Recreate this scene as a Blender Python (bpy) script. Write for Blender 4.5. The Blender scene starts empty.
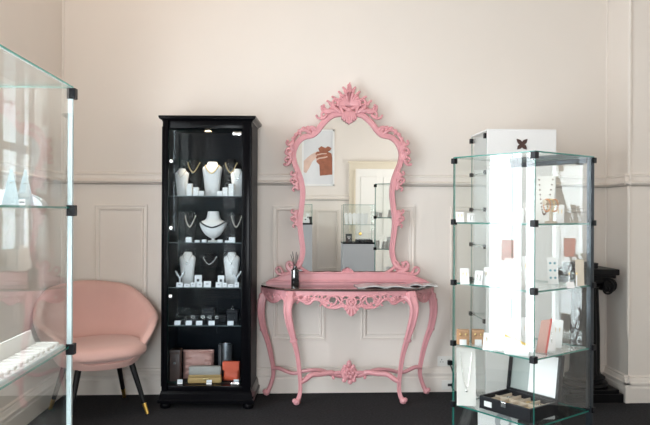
import bpy, bmesh, math, random
from mathutils import Vector, Matrix
random.seed(7)
PI = math.pi
def R(a): return math.radians(a)
sc = bpy.context.scene
COL = sc.collection

# ------------------------------------------------------------------ camera
F = 665.0
YAW = R(3.0)
ROLL = R(0.3)
CAM = Vector((0, -5.0, 1.35))
FW = Vector((math.sin(YAW), math.cos(YAW), 0)); RT = Vector((math.cos(YAW), -math.sin(YAW), 0)); UP = Vector((0, 0, 1))
cd = bpy.data.cameras.new('camera'); cam = bpy.data.objects.new('camera', cd); COL.objects.link(cam)
cd.sensor_width = 36; cd.lens = F / 650 * 36; cd.clip_start = 0.02
cam.location = CAM
cam.rotation_mode = 'QUATERNION'
cam.rotation_quaternion = (Matrix((RT, UP, -FW)).transposed().to_quaternion()) @ Matrix.Rotation(ROLL, 3, 'Z').to_quaternion()
sc.camera = cam

def ray(u, v):
    x, y = (u - 325) / F, (212.5 - v) / F
    c, s = math.cos(ROLL), math.sin(ROLL)
    x, y = c * x - s * y, s * x + c * y
    return RT * x + UP * y + FW
def W(u, v, Y):                    # the point of the plane y = Y seen in direction (u, v)
    d = ray(u, v); return CAM + d * ((Y - CAM.y) / d.y)
def D(u, t, v=212.5):              # the point at depth t
    return CAM + ray(u, v) * t

# --------------------------------------------------------------- materials
MATS = {}
def nodes(name):
    m = bpy.data.materials.new(name); m.use_nodes = True
    return m, m.node_tree.nodes, m.node_tree.links
def mat(name, col, rough=0.5, metal=0.0, noise=0.0, nscale=20, bump=0.0, bscale=60, spec=0.5, coat=0.0, sheen=0.0, emit=None, estr=0.0, trans=0.0):
    if name in MATS: return MATS[name]
    m, N, L = nodes(name); b = N['Principled BSDF']
    b.inputs['Base Color'].default_value = (*col, 1); b.inputs['Roughness'].default_value = rough
    b.inputs['Metallic'].default_value = metal; b.inputs['Specular IOR Level'].default_value = spec
    b.inputs['Coat Weight'].default_value = coat; b.inputs['Sheen Weight'].default_value = sheen
    b.inputs['Transmission Weight'].default_value = trans
    if emit:
        b.inputs['Emission Color'].default_value = (*emit, 1); b.inputs['Emission Strength'].default_value = estr
    tc = N.new('ShaderNodeTexCoord')
    if noise:
        n = N.new('ShaderNodeTexNoise'); n.inputs['Scale'].default_value = nscale; n.inputs['Detail'].default_value = 4
        r = N.new('ShaderNodeMapRange'); r.inputs['To Min'].default_value = 1 - noise; r.inputs['To Max'].default_value = 1 + noise
        x = N.new('ShaderNodeMix'); x.data_type = 'RGBA'; x.blend_type = 'MULTIPLY'; x.inputs[0].default_value = 1
        x.inputs[6].default_value = (*col, 1)
        L.new(tc.outputs['Object'], n.inputs['Vector']); L.new(n.outputs['Fac'], r.inputs['Value'])
        L.new(r.outputs[0], x.inputs[7]); L.new(x.outputs[2], b.inputs['Base Color'])
    if bump:
        n = N.new('ShaderNodeTexNoise'); n.inputs['Scale'].default_value = bscale; n.inputs['Detail'].default_value = 5
        bp = N.new('ShaderNodeBump'); bp.inputs['Strength'].default_value = bump; bp.inputs['Distance'].default_value = 0.004
        L.new(tc.outputs['Object'], n.inputs['Vector']); L.new(n.outputs['Fac'], bp.inputs['Height']); L.new(bp.outputs[0], b.inputs['Normal'])
    MATS[name] = m
    return m
def glass(name, tint, f0=0.045, rough=0.0):
    m, N, L = nodes(name); N.remove(N['Principled BSDF']); out = N['Material Output']
    g = N.new('ShaderNodeNewGeometry'); dt = N.new('ShaderNodeVectorMath'); dt.operation = 'DOT_PRODUCT'
    L.new(g.outputs['Normal'], dt.inputs[0]); L.new(g.outputs['Incoming'], dt.inputs[1])
    def M(op, a, b=None):
        n = N.new('ShaderNodeMath'); n.operation = op
        for i, q in enumerate((a, b)):
            if q is None: continue
            if isinstance(q, (int, float)): n.inputs[i].default_value = q
            else: L.new(q, n.inputs[i])
        return n.outputs[0]
    c = M('ABSOLUTE', dt.outputs['Value']); p = M('POWER', M('SUBTRACT', 1.0, c), 5.0)
    fac = M('ADD', M('MULTIPLY', p, 1 - f0), f0)
    t = N.new('ShaderNodeBsdfTransparent'); t.inputs[0].default_value = (*tint, 1)
    s = N.new('ShaderNodeBsdfGlossy'); s.inputs['Roughness'].default_value = rough; s.inputs['Color'].default_value = (1, 1, 1, 1)
    x = N.new('ShaderNodeMixShader'); L.new(fac, x.inputs[0]); L.new(t.outputs[0], x.inputs[1]); L.new(s.outputs[0], x.inputs[2])
    L.new(x.outputs[0], out.inputs[0]); return m

WALLC = (0.80, 0.742, 0.688)
m_wall = mat('wall_paint', WALLC, 0.6, noise=0.02, nscale=2.5, bump=0.05, bscale=90)
m_dado_shade = mat('taupe_dado_shade', (0.36, 0.32, 0.28), 0.5)  # taupe tone of the shade line below the dado
m_trim = mat('trim_paint', WALLC, 0.45)
m_ceil = mat('ceiling_paint', (0.55, 0.50, 0.45), 0.8, noise=0.01)
m_door = mat('door_paint', (0.74, 0.66, 0.53), 0.45)
m_leaf = mat('door_leaf_paint', (0.86, 0.84, 0.8), 0.45)
m_glass = glass('clear_glass', (0.982, 0.992, 0.987), 0.034)
m_door_glass = glass('cabinet_door_glass', (0.90, 0.93, 0.95), 0.008)
m_winglass = glass('window_glass', (0.98, 0.99, 0.99))
m_edge = mat('green_glass_edge', (0.03, 0.20, 0.165), 0.15, noise=0.25, nscale=6, coat=0.3)
m_edge_dim = mat('dim_glass_edge', (0.10, 0.13, 0.135), 0.2)
m_edge_lit = mat('polished_lit_glass_edge', (0.72, 0.85, 0.88), 0.12, spec=0.8, coat=0.6)  # pale colour stands for window light caught in the glass edges
m_edge_teal = mat('teal_glass_edge', (0.05, 0.36, 0.30), 0.15, coat=0.4)
m_clip = mat('black_clip', (0.006, 0.006, 0.008), 0.35, spec=0.2)
m_blackwood = mat('black_lacquer', (0.003, 0.003, 0.004), 0.18, spec=0.07, noise=0.1, nscale=5)
m_blackin = mat('black_lining', (0.004, 0.006, 0.009), 0.4, spec=0.06)
m_alu = mat('dark_aluminium', (0.028, 0.038, 0.048), 0.3, metal=0.5, spec=.3)
m_cuff = mat('brushed_cuff', (0.28, 0.29, 0.30), 0.35, metal=0.7)
m_chrome = mat('chrome', (0.75, 0.75, 0.75), 0.2, metal=1)
m_silver = mat('silver', (0.8, 0.79, 0.76), 0.25, metal=1)
m_gold = mat('gold', (0.83, 0.62, 0.30), 0.28, metal=1)
m_brass = mat('brass', (0.86, 0.55, 0.14), 0.3, metal=1)
m_white = mat('white_leatherette', (0.85, 0.83, 0.80), 0.5, noise=0.02)
m_card = mat('white_card', (0.86, 0.86, 0.86), 0.6)
m_acry = mat('white_acrylic', (0.84, 0.86, 0.88), 0.2, coat=0.2)
m_bluecone = mat('pale_blue_acrylic', (0.55, 0.68, 0.74), 0.25, coat=0.3)
m_blackvel = mat('black_velvet', (0.005, 0.005, 0.006), 0.8, spec=.1)
m_pearl = mat('pearl', (0.86, 0.80, 0.72), 0.25, coat=0.5)
m_blackbead = mat('black_beads', (0.01, 0.01, 0.015), 0.15)
m_brownbead = mat('brown_beads', (0.16, 0.06, 0.03), 0.3)
m_orangebead = mat('orange_beads', (0.75, 0.30, 0.10), 0.3)
m_pinkvelvet = mat('pink_velvet', (0.66, 0.405, 0.36), 0.75, sheen=0.3, noise=0.06, nscale=7, bump=0.1, bscale=300)
m_blackleg = mat('black_leg_paint', (0.006, 0.006, 0.007), 0.4, spec=0.2)
m_marble = mat('dark_marble', (0.075, 0.045, 0.04), 0.08, spec=0.9, coat=0.6, noise=0.6, nscale=9)
m_carpet = mat('charcoal_carpet', (0.031, 0.031, 0.034), 0.95, noise=0.6, nscale=60, bump=1.0, bscale=240, spec=0.1)
m_socket = mat('socket_plastic', (0.82, 0.81, 0.78), 0.35)
m_wood = mat('light_wood', (0.48, 0.27, 0.14), 0.5, noise=0.2, nscale=14)
m_brown = mat('brown_leather', (0.10, 0.065, 0.055), 0.4, noise=0.2, nscale=25)
m_blush = mat('blush_leather', (0.56, 0.31, 0.26), 0.45, noise=0.1, nscale=15)
m_coral = mat('coral_leather', (0.78, 0.13, 0.06), 0.4, noise=0.08, nscale=15)
m_gclutch = mat('mustard_suede', (0.52, 0.33, 0.12), 0.55, noise=0.1, nscale=15)
m_greyl = mat('grey_leather', (0.36, 0.33, 0.29), 0.4, noise=0.1, nscale=15)
m_beige = mat('beige_lining', (0.62, 0.52, 0.42), 0.7, noise=0.08, nscale=30)
m_boxblack = mat('black_box_leather', (0.007, 0.007, 0.010), 0.4, spec=0.25)
m_satin = mat('white_satin', (0.88, 0.88, 0.89), 0.4)
m_greygreen = mat('grey_lining', (0.34, 0.38, 0.37), 0.35)
m_column = mat('black_plaster', (0.005, 0.005, 0.006), 0.4, spec=0.16, noise=0.2, nscale=12)
m_panelwhite = mat('white_board', (0.84, 0.84, 0.84), 0.45)
m_logo = mat('brown_print', (0.06, 0.025, 0.02), 0.5)
m_greybase = mat('grey_board', (0.40, 0.41, 0.43), 0.5)
m_print = mat('pale_print', (0.73, 0.745, 0.77), 0.5, noise=0.12, nscale=3)
m_skin = mat('brown_print_tone', (0.34, 0.12, 0.07), 0.5, noise=0.45, nscale=16)
m_skin2 = mat('light_print_tone', (0.72, 0.52, 0.44), 0.5, noise=0.2, nscale=10)
m_yellow = mat('yellow_reflection', (0.8, 0.55, 0.12), 0.5)
m_redprint = mat('red_print', (0.55, 0.08, 0.06), 0.5)
m_bluep = mat('blue_print', (0.10, 0.34, 0.42), 0.5)
m_ink = mat('dark_print', (0.03, 0.03, 0.035), 0.5)
m_paper = mat('magazine_paper', (0.58, 0.58, 0.58), 0.22, noise=0.6, nscale=14)
m_bottle = mat('black_glass_bottle', (0.006, 0.006, 0.007), 0.1, coat=0.6)
m_mirror = mat('silvered_glass', (0.93, 0.94, 0.93), 0.0, metal=1.0)
m_lampglow = mat('lamp_glow', (1, 0.9, 0.75), 0.5, emit=(1, 0.72, 0.42), estr=14)
m_ceilglow = mat('ceiling_lamp_glow', (1, 0.95, 0.9), 0.5, emit=(1, 0.86, 0.7), estr=3)
m_facade = mat('street_facade', (0.5, 0.47, 0.44), 0.8, noise=0.25, nscale=2)
# pink paint: darker rubbed tone sits in no particular place, only a fine mottled wear
m_pink = mat('pink_paint', (0.69, 0.325, 0.355), 0.36, noise=0.08, nscale=24, bump=0.12, bscale=120)

# -------------------------------------------------------------- mesh maker
class MB:
    def __init__(s): s.bm = bmesh.new(); s.mi = 0; s.xf = None
    def v(s, p):
        p = Vector(p)
        if s.xf is not None: p = s.xf @ p
        return s.bm.verts.new(p)
    def f(s, vs):
        try:
            fc = s.bm.faces.new(vs); fc.material_index = s.mi; return fc
        except ValueError: return None
    def box(s, c, d, rz=0.0, bev=0.0, rx=0.0, ry=0.0, mi=None, smi=None):
        if mi is not None: s.mi = mi
        c = Vector(c); M3 = Matrix.Rotation(rz, 3, 'Z') @ Matrix.Rotation(ry, 3, 'Y') @ Matrix.Rotation(rx, 3, 'X')
        hx, hy, hz = d[0] / 2, d[1] / 2, d[2] / 2
        if bev <= 0:
            V = [s.v(c + M3 @ Vector((x, y, z))) for x in (-hx, hx) for y in (-hy, hy) for z in (-hz, hz)]
            fs = []
            for q in ((0, 1, 3, 2), (4, 6, 7, 5), (0, 4, 5, 1), (2, 3, 7, 6), (0, 2, 6, 4), (1, 5, 7, 3)):
                fs.append(s.f([V[i] for i in q]))
            if smi is not None:     # the narrow side faces of a pane
                ax = min(range(3), key=lambda i: d[i])
                for k, fc in enumerate(fs):
                    if (k // 2) != ax: fc.material_index = smi
            return
        b = min(bev, hx * .98, hy * .98, hz * .98)
        t = bmesh.new(); bmesh.ops.create_cube(t, size=1)
        for w in t.verts: w.co = Vector((w.co.x * 2 * hx, w.co.y * 2 * hy, w.co.z * 2 * hz))
        bmesh.ops.bevel(t, geom=t.edges[:] , offset=b, segments=2, profile=.6, affect='EDGES')
        mp = {}
        for w in t.verts: mp[w.index] = s.v(c + M3 @ w.co)
        for fc in t.faces: s.f([mp[w.index] for w in fc.verts])
        t.free()
    def rings(s, rings, cap=True, close=False):
        prev = None; allr = []
        for r in rings:
            vs = [s.v(p) for p in r]; allr.append(vs)
        n = len(allr[0])
        pairs = list(zip(allr[:-1], allr[1:]))
        if close: pairs.append((allr[-1], allr[0]))
        for a, b in pairs:
            for i in range(n): s.f([a[i], a[(i + 1) % n], b[(i + 1) % n], b[i]])
        if cap and not close: s.f(list(reversed(allr[0]))); s.f(allr[-1])
    def tube(s, pts, rad, n=8, flat=1.0, nrm=None, close=False, rot=0.0):
        pts = [Vector(p) for p in pts]; k = len(pts)
        if not hasattr(rad, '__len__'): rad = [rad] * k
        rings = []; N0 = None
        for i in range(k):
            a = pts[i - 1] if (i > 0 or close) else pts[0]; b = pts[(i + 1) % k] if (i < k - 1 or close) else pts[-1]
            t = (b - a)
            if t.length < 1e-9: t = Vector((0, 0, 1))
            t.normalize()
            if nrm is not None:
                nn = Vector(nrm); nn = nn - t * nn.dot(t)
                if nn.length < 1e-6: nn = t.orthogonal()
            elif N0 is None: nn = t.orthogonal()
            else: nn = N0 - t * N0.dot(t)
            if nn.length < 1e-9: nn = t.orthogonal()
            nn.normalize(); N0 = nn; sd = t.cross(nn)
            rings.append([pts[i] + (sd * math.cos(2 * PI * j / n + rot) + nn * flat * math.sin(2 * PI * j / n + rot)) * rad[i] for j in range(n)])
        s.rings(rings, close=close)
    def lathe(s, prof, c=(0, 0, 0), n=24, sx=1.0, sy=1.0):
        c = Vector(c)
        s.rings([[c + Vector((r * sx * math.cos(2 * PI * j / n), r * sy * math.sin(2 * PI * j / n), z)) for j in range(n)] for r, z in prof])
    def loft(s, secs, n=16, p=2.0):        # (z, rx, ry, x, y)
        rr = []
        for z, rx, ry, ox, oy in secs:
            r = []
            for j in range(n):
                a = 2 * PI * j / n; cs, sn = math.cos(a), math.sin(a)
                r.append(Vector((ox + rx * math.copysign(abs(cs) ** (2 / p), cs), oy + ry * math.copysign(abs(sn) ** (2 / p), sn), z)))
            rr.append(r)
        s.rings(rr)
    def ball(s, c, r, n=8, sx=1, sy=1, sz=1):
        c = Vector(c); m = max(4, n // 2)
        s.rings([[c + Vector((r * sx * math.sin(PI * (i + .12) / (m + .24)) * math.cos(2 * PI * j / n), r * sy * math.sin(PI * (i + .12) / (m + .24)) * math.sin(2 * PI * j / n), -r * sz * math.cos(PI * (i + .12) / (m + .24)))) for j in range(n)] for i in range(m + 1)])
    def prism(s, poly, fn, h0, h1):         # poly of 2-D points; fn(x, y, h) -> 3-D
        a = [s.v(fn(x, y, h0)) for x, y in poly]; b = [s.v(fn(x, y, h1)) for x, y in poly]; n = len(poly)
        s.f(a); s.f(list(reversed(b)))
        for i in range(n): s.f([a[i], b[i], b[(i + 1) % n], a[(i + 1) % n]])
    def build(s, name, mats, parent=None, smooth=False, origin=None, ang=40):
        bmesh.ops.recalc_face_normals(s.bm, faces=s.bm.faces[:])
        if origin is not None: bmesh.ops.translate(s.bm, verts=s.bm.verts[:], vec=-Vector(origin))
        me = bpy.data.meshes.new(name); s.bm.to_mesh(me); s.bm.free()
        if not isinstance(mats, (list, tuple)): mats = [mats]
        for m in mats: me.materials.append(m)
        if smooth:
            me.polygons.foreach_set('use_smooth', [True] * len(me.polygons))
            me.set_sharp_from_angle(angle=R(ang))
        o = bpy.data.objects.new(name, me); COL.objects.link(o)
        if parent is not None: o.parent = parent
        elif origin is not None: o.location = origin
        return o

def tag(o, label=None, cat=None, group=None, kind=None):
    if label: o['label'] = label
    if cat: o['category'] = cat
    if group: o['group'] = group
    if kind: o['kind'] = kind
    return o
def thing(name, label, cat, loc=(0, 0, 0), rz=0.0, group=None):
    o = bpy.data.objects.new(name, None); COL.objects.link(o); o.empty_display_size = .05
    o.location = loc; o.rotation_euler = (0, 0, rz)
    return tag(o, label, cat, group)
def struct(name, mb, m, label=None, smooth=False):
    o = mb.build(name, m, smooth=smooth); o['kind'] = 'structure'
    if label: o['label'] = label
    return o
def bx(c, d, **k):
    b = MB(); b.box(c, d, **k); return b
def curve(pts, n=6, close=False):           # Catmull-Rom through the points
    pts = [Vector(p) for p in pts]; out = []; k = len(pts)
    for i in range(k if close else k - 1):
        p1, p2 = pts[i], pts[(i + 1) % k]
        p0 = pts[i - 1] if (i > 0 or close) else p1 * 2 - p2
        p3 = pts[(i + 2) % k] if (i + 2 < k or close) else p2 * 2 - p1
        for j in range(n):
            t = j / n
            out.append(.5 * (2 * p1 + (p2 - p0) * t + (2 * p0 - 5 * p1 + 4 * p2 - p3) * t * t + (3 * p1 - p0 - 3 * p2 + p3) * t ** 3))
    if not close: out.append(pts[-1])
    return out
def lerp_list(vals, m):
    out = []
    for i in range(m):
        x = i / (m - 1) * (len(vals) - 1); a = min(int(x), len(vals) - 2); out.append(vals[a] + (vals[a + 1] - vals[a]) * (x - a))
    return out
def curl(mb, fn, p, ang, L, k0, k1, r0, r1, n=14, seg=6, h=0.0, flat=0.8, ball=0.0, flip=False):
    """a carved scroll drawn on a surface: a path whose curvature grows from k0 to k1, tapering from r0 to r1"""
    x, y = p; a = R(ang); ds = L / n; pts = []; rr = []
    for i in range(n + 1):
        t = i / n; pts.append((x, y)); rr.append(max(r0 + (r1 - r0) * t, 1e-4) * (0.6 + 0.4 * min(1, t * 5)))
        a += (k0 + (k1 - k0) * t * t) * ds; x += math.cos(a) * ds; y += math.sin(a) * ds
    P = [fn(q[0], q[1], h + .4 * r * fn.s) for q, r in zip(pts, rr)]
    mb.tube(P, [r * fn.s for r in rr], n=seg, flat=flat, nrm=fn.n)
    if ball: mb.ball(fn(pts[-1][0], pts[-1][1], h + .6 * ball * fn.s), ball * fn.s, 6)
    return pts[-1]

# ------------------------------------------------------------ the room shell
XL, XR, YR, HC = W(62, 100, 0).x, 2.95, -6.2, 4.2
XP = W(606.5, 200, 0).x
YP = -.34
struct('floor', bx(((XL + XR) / 2, YR / 2, -.05), (XR - XL + .4, -YR + .4, .1)), m_carpet, 'charcoal carpeted floor')
struct('ceiling', bx(((XL + XR) / 2, YR / 2, HC + .05), (XR - XL + .4, -YR + .4, .1)), m_ceil)
b = MB(); b.box(((XL + XR) / 2, .05, HC / 2), (XR - XL + .4, .1, HC))
struct('wall_back', b, m_wall, 'cream panelled back wall')
b = MB(); b.box(((XP + XR) / 2, YP / 2, HC / 2), (XR - XP, -YP, HC))
struct('wall_breast', b, m_wall, 'cream wall projection at the right end')
REAR = [(-1.0, -.06, .25, 2.3), (2.15, 2.85, .75, 2.95)]  # first opening: unseen window added for frontal fill light
b = MB(); xs_ = XL - .2
for x0, x1, z0, z1 in REAR:
    b.box(((xs_ + x0) / 2, YR - .05, HC / 2), (x0 - xs_, .1, HC)); b.box(((x0 + x1) / 2, YR - .05, z0 / 2), (x1 - x0, .1, z0)); b.box(((x0 + x1) / 2, YR - .05, (z1 + HC) / 2), (x1 - x0, .1, HC - z1)); xs_ = x1
b.box(((xs_ + XR + .2) / 2, YR - .05, HC / 2), (XR + .2 - xs_, .1, HC))
struct('wall_rear', b, m_wall)

def side_wall(name, x, sgn, wins):
    """a side wall at x with window openings (y0, y1, z0, z1); sgn = +1 when the room lies toward +x"""
    b = MB(); xc = x - sgn * .06; ys = [YR - .1]; T = .12
    for (y0, y1, z0, z1) in sorted(wins):
        b.box((xc, (ys[-1] + y0) / 2, HC / 2), (T, y0 - ys[-1], HC))
        b.box((xc, (y0 + y1) / 2, z0 / 2), (T, y1 - y0, z0)); b.box((xc, (y0 + y1) / 2, (z1 + HC) / 2), (T, y1 - y0, HC - z1)); ys.append(y1)
    b.box((xc, (ys[-1] + .1) / 2, HC / 2), (T, .1 - ys[-1], HC))
    struct(name, b, m_wall)
LW = [(-3.25, -1.56, .10, 2.6), (-4.3, -3.45, 1.06, 2.40)]
RW = [(-1.84, -1.58, 1.02, 2.2), (-5.9, -4.4, .30, 2.4)]
side_wall('wall_left', XL, 1, LW)
side_wall('wall_right', XR, -1, RW)
wn = 0
def window(x, sgn, y0, y1, z0, z1, nv, zs):
    global wn
    wn += 1
    r = thing('window_%d' % wn, None, None, (x, (y0 + y1) / 2, z0)); r['kind'] = 'structure'
    b = MB(); t = .05; xc = x - sgn * .05
    for (yy, ww) in ((y0 + t / 2, t), (y1 - t / 2, t)): b.box((xc, yy, (z0 + z1) / 2), (.08, ww, z1 - z0))
    for zz in (z0 + t / 2, z1 - t / 2): b.box((xc, (y0 + y1) / 2, zz), (.08, y1 - y0 - 2 * t, t))
    for i in range(1, nv): b.box((xc, y0 + (y1 - y0) * i / nv, (z0 + z1) / 2), (.04, .04, z1 - z0 - .1))
    for zz in zs: b.box((xc, (y0 + y1) / 2, zz), (.045, y1 - y0 - .1, .045))
    o = b.build('window_frame', m_trim, r, origin=r.location); o['kind'] = 'structure'
    b = MB(); b.box((xc, (y0 + y1) / 2, (z0 + z1) / 2), (.006, y1 - y0 - .1, z1 - z0 - .1))
    o = b.build('pane', m_winglass, r, origin=r.location); o['kind'] = 'structure'
    b = MB(); b.box((x + sgn * .04, (y0 + y1) / 2, z0 - .02), (.12, y1 - y0 + .12, .04))
    if z0 > .5:
        o = b.build('window_sill', m_trim, r, origin=r.location); o['kind'] = 'structure'
    else: b.bm.free()
    b = MB(); c = .09
    b.box((x + sgn * .012, y0 - c / 2, (z0 + z1) / 2), (.024, c, z1 - z0)); b.box((x + sgn * .012, y1 + c / 2, (z0 + z1) / 2), (.024, c, z1 - z0))
    b.box((x + sgn * .012, (y0 + y1) / 2, z1 + c / 2), (.024, y1 - y0 + 2 * c, c))
    o = b.build('casing', m_trim, r, origin=r.location); o['kind'] = 'structure'
window(XL, 1, *LW[0], 5, (2.2,))
window(XL, 1, *LW[1], 2, (1.75,))
window(XR, -1, *RW[0], 1, (1.85,))
window(XR, -1, *RW[1], 3, (1.85,))
for k, (x0, x1, z0, z1) in enumerate(REAR):
    r = thing('window_%d' % (5 + k), None, None, ((x0 + x1) / 2, YR, z0)); r['kind'] = 'structure'  # the first of these is the added, unseen fill window
    b = MB(); zc = (z0 + z1) / 2
    for x in (x0 + .025, (x0 + x1) / 2, x1 - .025): b.box((x, YR - .05, zc), (.05, .08, z1 - z0))
    for z in (z0 + .025, zc + .1, z1 - .025): b.box(((x0 + x1) / 2, YR - .05, z), (x1 - x0, .078, .05))
    b.build('window_frame', m_trim, r, origin=r.location)['kind'] = 'structure'
    b = MB(); b.box(((x0 + x1) / 2, YR - .05, zc), (x1 - x0 - .02, .006, z1 - z0 - .02)); b.build('pane', m_winglass, r, origin=r.location)['kind'] = 'structure'

# daylight: the sky outside the windows, plus fill through the added rear one
def daylight(name, x, sgn, w, power, col):
    y0, y1, z0, z1 = w
    ld = bpy.data.lights.new(name, 'AREA'); ld.shape = 'RECTANGLE'; ld.size = (z1 - z0); ld.size_y = (y1 - y0); ld.energy = power; ld.color = col
    o = bpy.data.objects.new(name, ld); COL.objects.link(o)
    o.location = (x - sgn * .16, (y0 + y1) / 2, (z0 + z1) / 2); o.rotation_euler = (0, R(-90 * sgn), 0)
    return o
DL = (0.93, 0.965, 1.0)
daylight('daylight_shopfront', XL, 1, LW[0], 170, (.90, .955, 1.0))
daylight('daylight_left', XL, 1, LW[1], 55, (.8, .92, 1.0))
daylight('daylight_niche', XR, -1, RW[0], 2.2, DL)
daylight('daylight_right', XR, -1, RW[1], 85, (1.0, 0.96, 0.93))
for (x0, x1, z0, z1), pw in zip(REAR, (165, 2)):  # the stronger one is frontal fill through the added window
    o = daylight('daylight_fill_rear', 0, 1, (x0, x1, z0, z1), pw, DL)
    o.location = ((x0 + x1) / 2, YR - .16, (z0 + z1) / 2); o.rotation_euler = (R(90), 0, 0); o.data.size = x1 - x0; o.data.size_y = z1 - z0
w = bpy.data.worlds.new('world'); sc.world = w; w.use_nodes = True
w.node_tree.nodes['Background'].inputs[0].default_value = (0.75, 0.82, 0.9, 1); w.node_tree.nodes['Background'].inputs[1].default_value = 0.35

def translucent(name, col):
    m, N, L = nodes(name); N.remove(N['Principled BSDF'])
    t = N.new('ShaderNodeBsdfTranslucent'); t.inputs[0].default_value = (*col, 1); d = N.new('ShaderNodeBsdfDiffuse'); d.inputs[0].default_value = (*col, 1)
    x = N.new('ShaderNodeMixShader'); x.inputs[0].default_value = .35; L.new(t.outputs[0], x.inputs[1]); L.new(d.outputs[0], x.inputs[2]); L.new(x.outputs[0], N['Material Output'].inputs[0])
    return m
for nm, lab, y0, y1, z0, z1, mm in (('window_poster', 'orange poster stuck inside the glass of the street window', -1.82, -1.71, .94, 1.12, translucent('orange_poster_paper', (.9, .22, .10))),):
    o = thing(nm, lab, 'poster', (XL - .044, (y0 + y1) / 2, z0)); bx((0, 0, (z1 - z0) / 2), (.002, y1 - y0, z1 - z0)).build('sheet', mm, o)
# ceiling lamps of the shop (above the picture)
for i, (x, y) in enumerate(((-1.05, -1.5), (.6, -4.6))):
    t = thing('ceiling_lamp', 'round ceiling lamp nearer the %s wall' % ('console' if i == 0 else 'rear'), 'lamp', (x, y, HC), group='round ceiling lamps')
    b = MB(); b.lathe([(.02, 0), (.24, 0), (.25, -.03), (.22, -.035)]); b.build('lamp_body', m_white, t, smooth=True)
    b = MB(); b.lathe([(.21, -.03), (.2, -.06), (.12, -.08), (.01, -.085)]); b.build('diffuser', m_ceilglow, t, smooth=True)
    ld = bpy.data.lights.new('ceiling_light', 'AREA'); ld.shape = 'DISK'; ld.size = .42; ld.energy = 7 if i == 0 else 3; ld.color = (1, .58, .28) if i == 0 else (1, .8, .62)
    o = bpy.data.objects.new('ceiling_light', ld); COL.objects.link(o); o.location = (x, y, HC - .1)

# ------------------------------------------------- mouldings of the walls
tn = 0
def trim(mb, smooth=False):
    global tn
    tn += 1
    return struct('trim_%d' % tn, mb, m_trim, smooth=smooth)
def profile_run(mb, a, c, prof, nrm):       # prof: (out, z) closed outline, run from a to c along the wall, nrm points into the room
    a, c, nrm = Vector(a), Vector(c), Vector(nrm)
    mb.rings([[p + nrm * o + Vector((0, 0, z)) for o, z in prof] for p in (a, c)])
DADO = [(0, 0), (.006, .002), (.012, .008), (.03, .012), (.034, .02), (.022, .028), (.012, .034), (.010, .062), (.016, .068), (.016, .076), (0, .084)]
ZD = W(255, 184.7, 0).z
SKIRT = [(0, 0), (.032, 0), (.032, .105), (.026, .115), (.026, .125), (.034, .13), (.034, .142), (.026, .148), (.018, .165), (.012, .172), (.012, .182), (0, .19)]
XB0 = XL
runs = [((XB0, 0), (XP, 0), (0, -1)), ((XP, -.0), (XP, YP - .034), (-1, 0)), ((XP - .034, YP), (XR, YP), (0, -1)),
        ((XL, YR), (-1.0, YR), (0, 1)), ((-.06, YR), (.98, YR), (0, 1)), ((2.02, YR), (XR, YR), (0, 1))]
for a, c, n in runs:
    b = MB(); profile_run(b, (*a, ZD), (*c, ZD), DADO, (*n, 0)); trim(b)
    b = MB(); profile_run(b, (*a, ZD - .005), (*c, ZD - .005), [(0, 0), (.010, 0), (.010, .005), (0, .005)], (*n, 0)); tn += 1; struct('trim_%d' % tn, b, m_dado_shade)  # dark strip painted as the shade beneath the rail's lip
for i, (a, c, n) in enumerate(runs):
    b = MB(); profile_run(b, (*a, 0), (*c, 0), SKIRT, (*n, 0))
    struct(['baseboard_back', 'baseboard_return', 'baseboard_breast', 'baseboard_rear_corner', 'baseboard_rear', 'baseboard_rear_end'][i], b, m_trim)
def side_base(name, x, n, segs):
    b = MB()
    for y0, y1 in segs: profile_run(b, (x, y0, 0), (x, y1, 0), SKIRT, (n, 0, 0))
    struct(name, b, m_trim)
side_base('baseboard_left', XL, 1, [(YR, LW[0][0] - .09), (LW[0][1] + .09, 0)])
side_base('baseboard_right', XR, -1, [(YR, YP)])
b = MB(); b.tube([(XP - .004, -.004, 0.19), (XP - .004, -.004, HC)], .008, 6); trim(b)       # corner bead
b = MB(); b.tube([(XL + .006, -.006, 0.19), (XL + .006, -.006, HC)], .010, 6); trim(b)
b = MB(); profile_run(b, (XL, LW[0][1] + .09, ZD), (XL, 0, ZD), DADO, (1, 0, 0)); trim(b)
b = MB(); b.tube([(XP, YP, 0.42), (XP, YP, .5), (XP, YP, HC)], [.001, .014, .014], 8); trim(b)
def panel(x0, x1, z0, z1, y, n):
    b = MB(); rr = []
    for e, h in ((0, 0), (.001, .012), (.010, .013), (.014, .005), (.026, .005), (.029, .013), (.038, .010), (.044, 0)):
        rr.append([Vector((x, y + n * h, z)) for x, z in ((x0 + e, z0 + e), (x1 - e, z0 + e), (x1 - e, z1 - e), (x0 + e, z1 - e))])
    b.rings(rr, cap=False); trim(b)
zt, zb = W(300, 205.5, 0).z, W(300, 340, 0).z
for u0 in (94, 183, 272, 361, 450, 539):
    panel(W(u0, 300, 0).x, W(u0 + 53, 300, 0).x, zb, zt, 0, -1)
for x0 in (.42, -.0, -1.5): panel(x0, x0 + .39, zb, zt, YR, 1)

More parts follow.
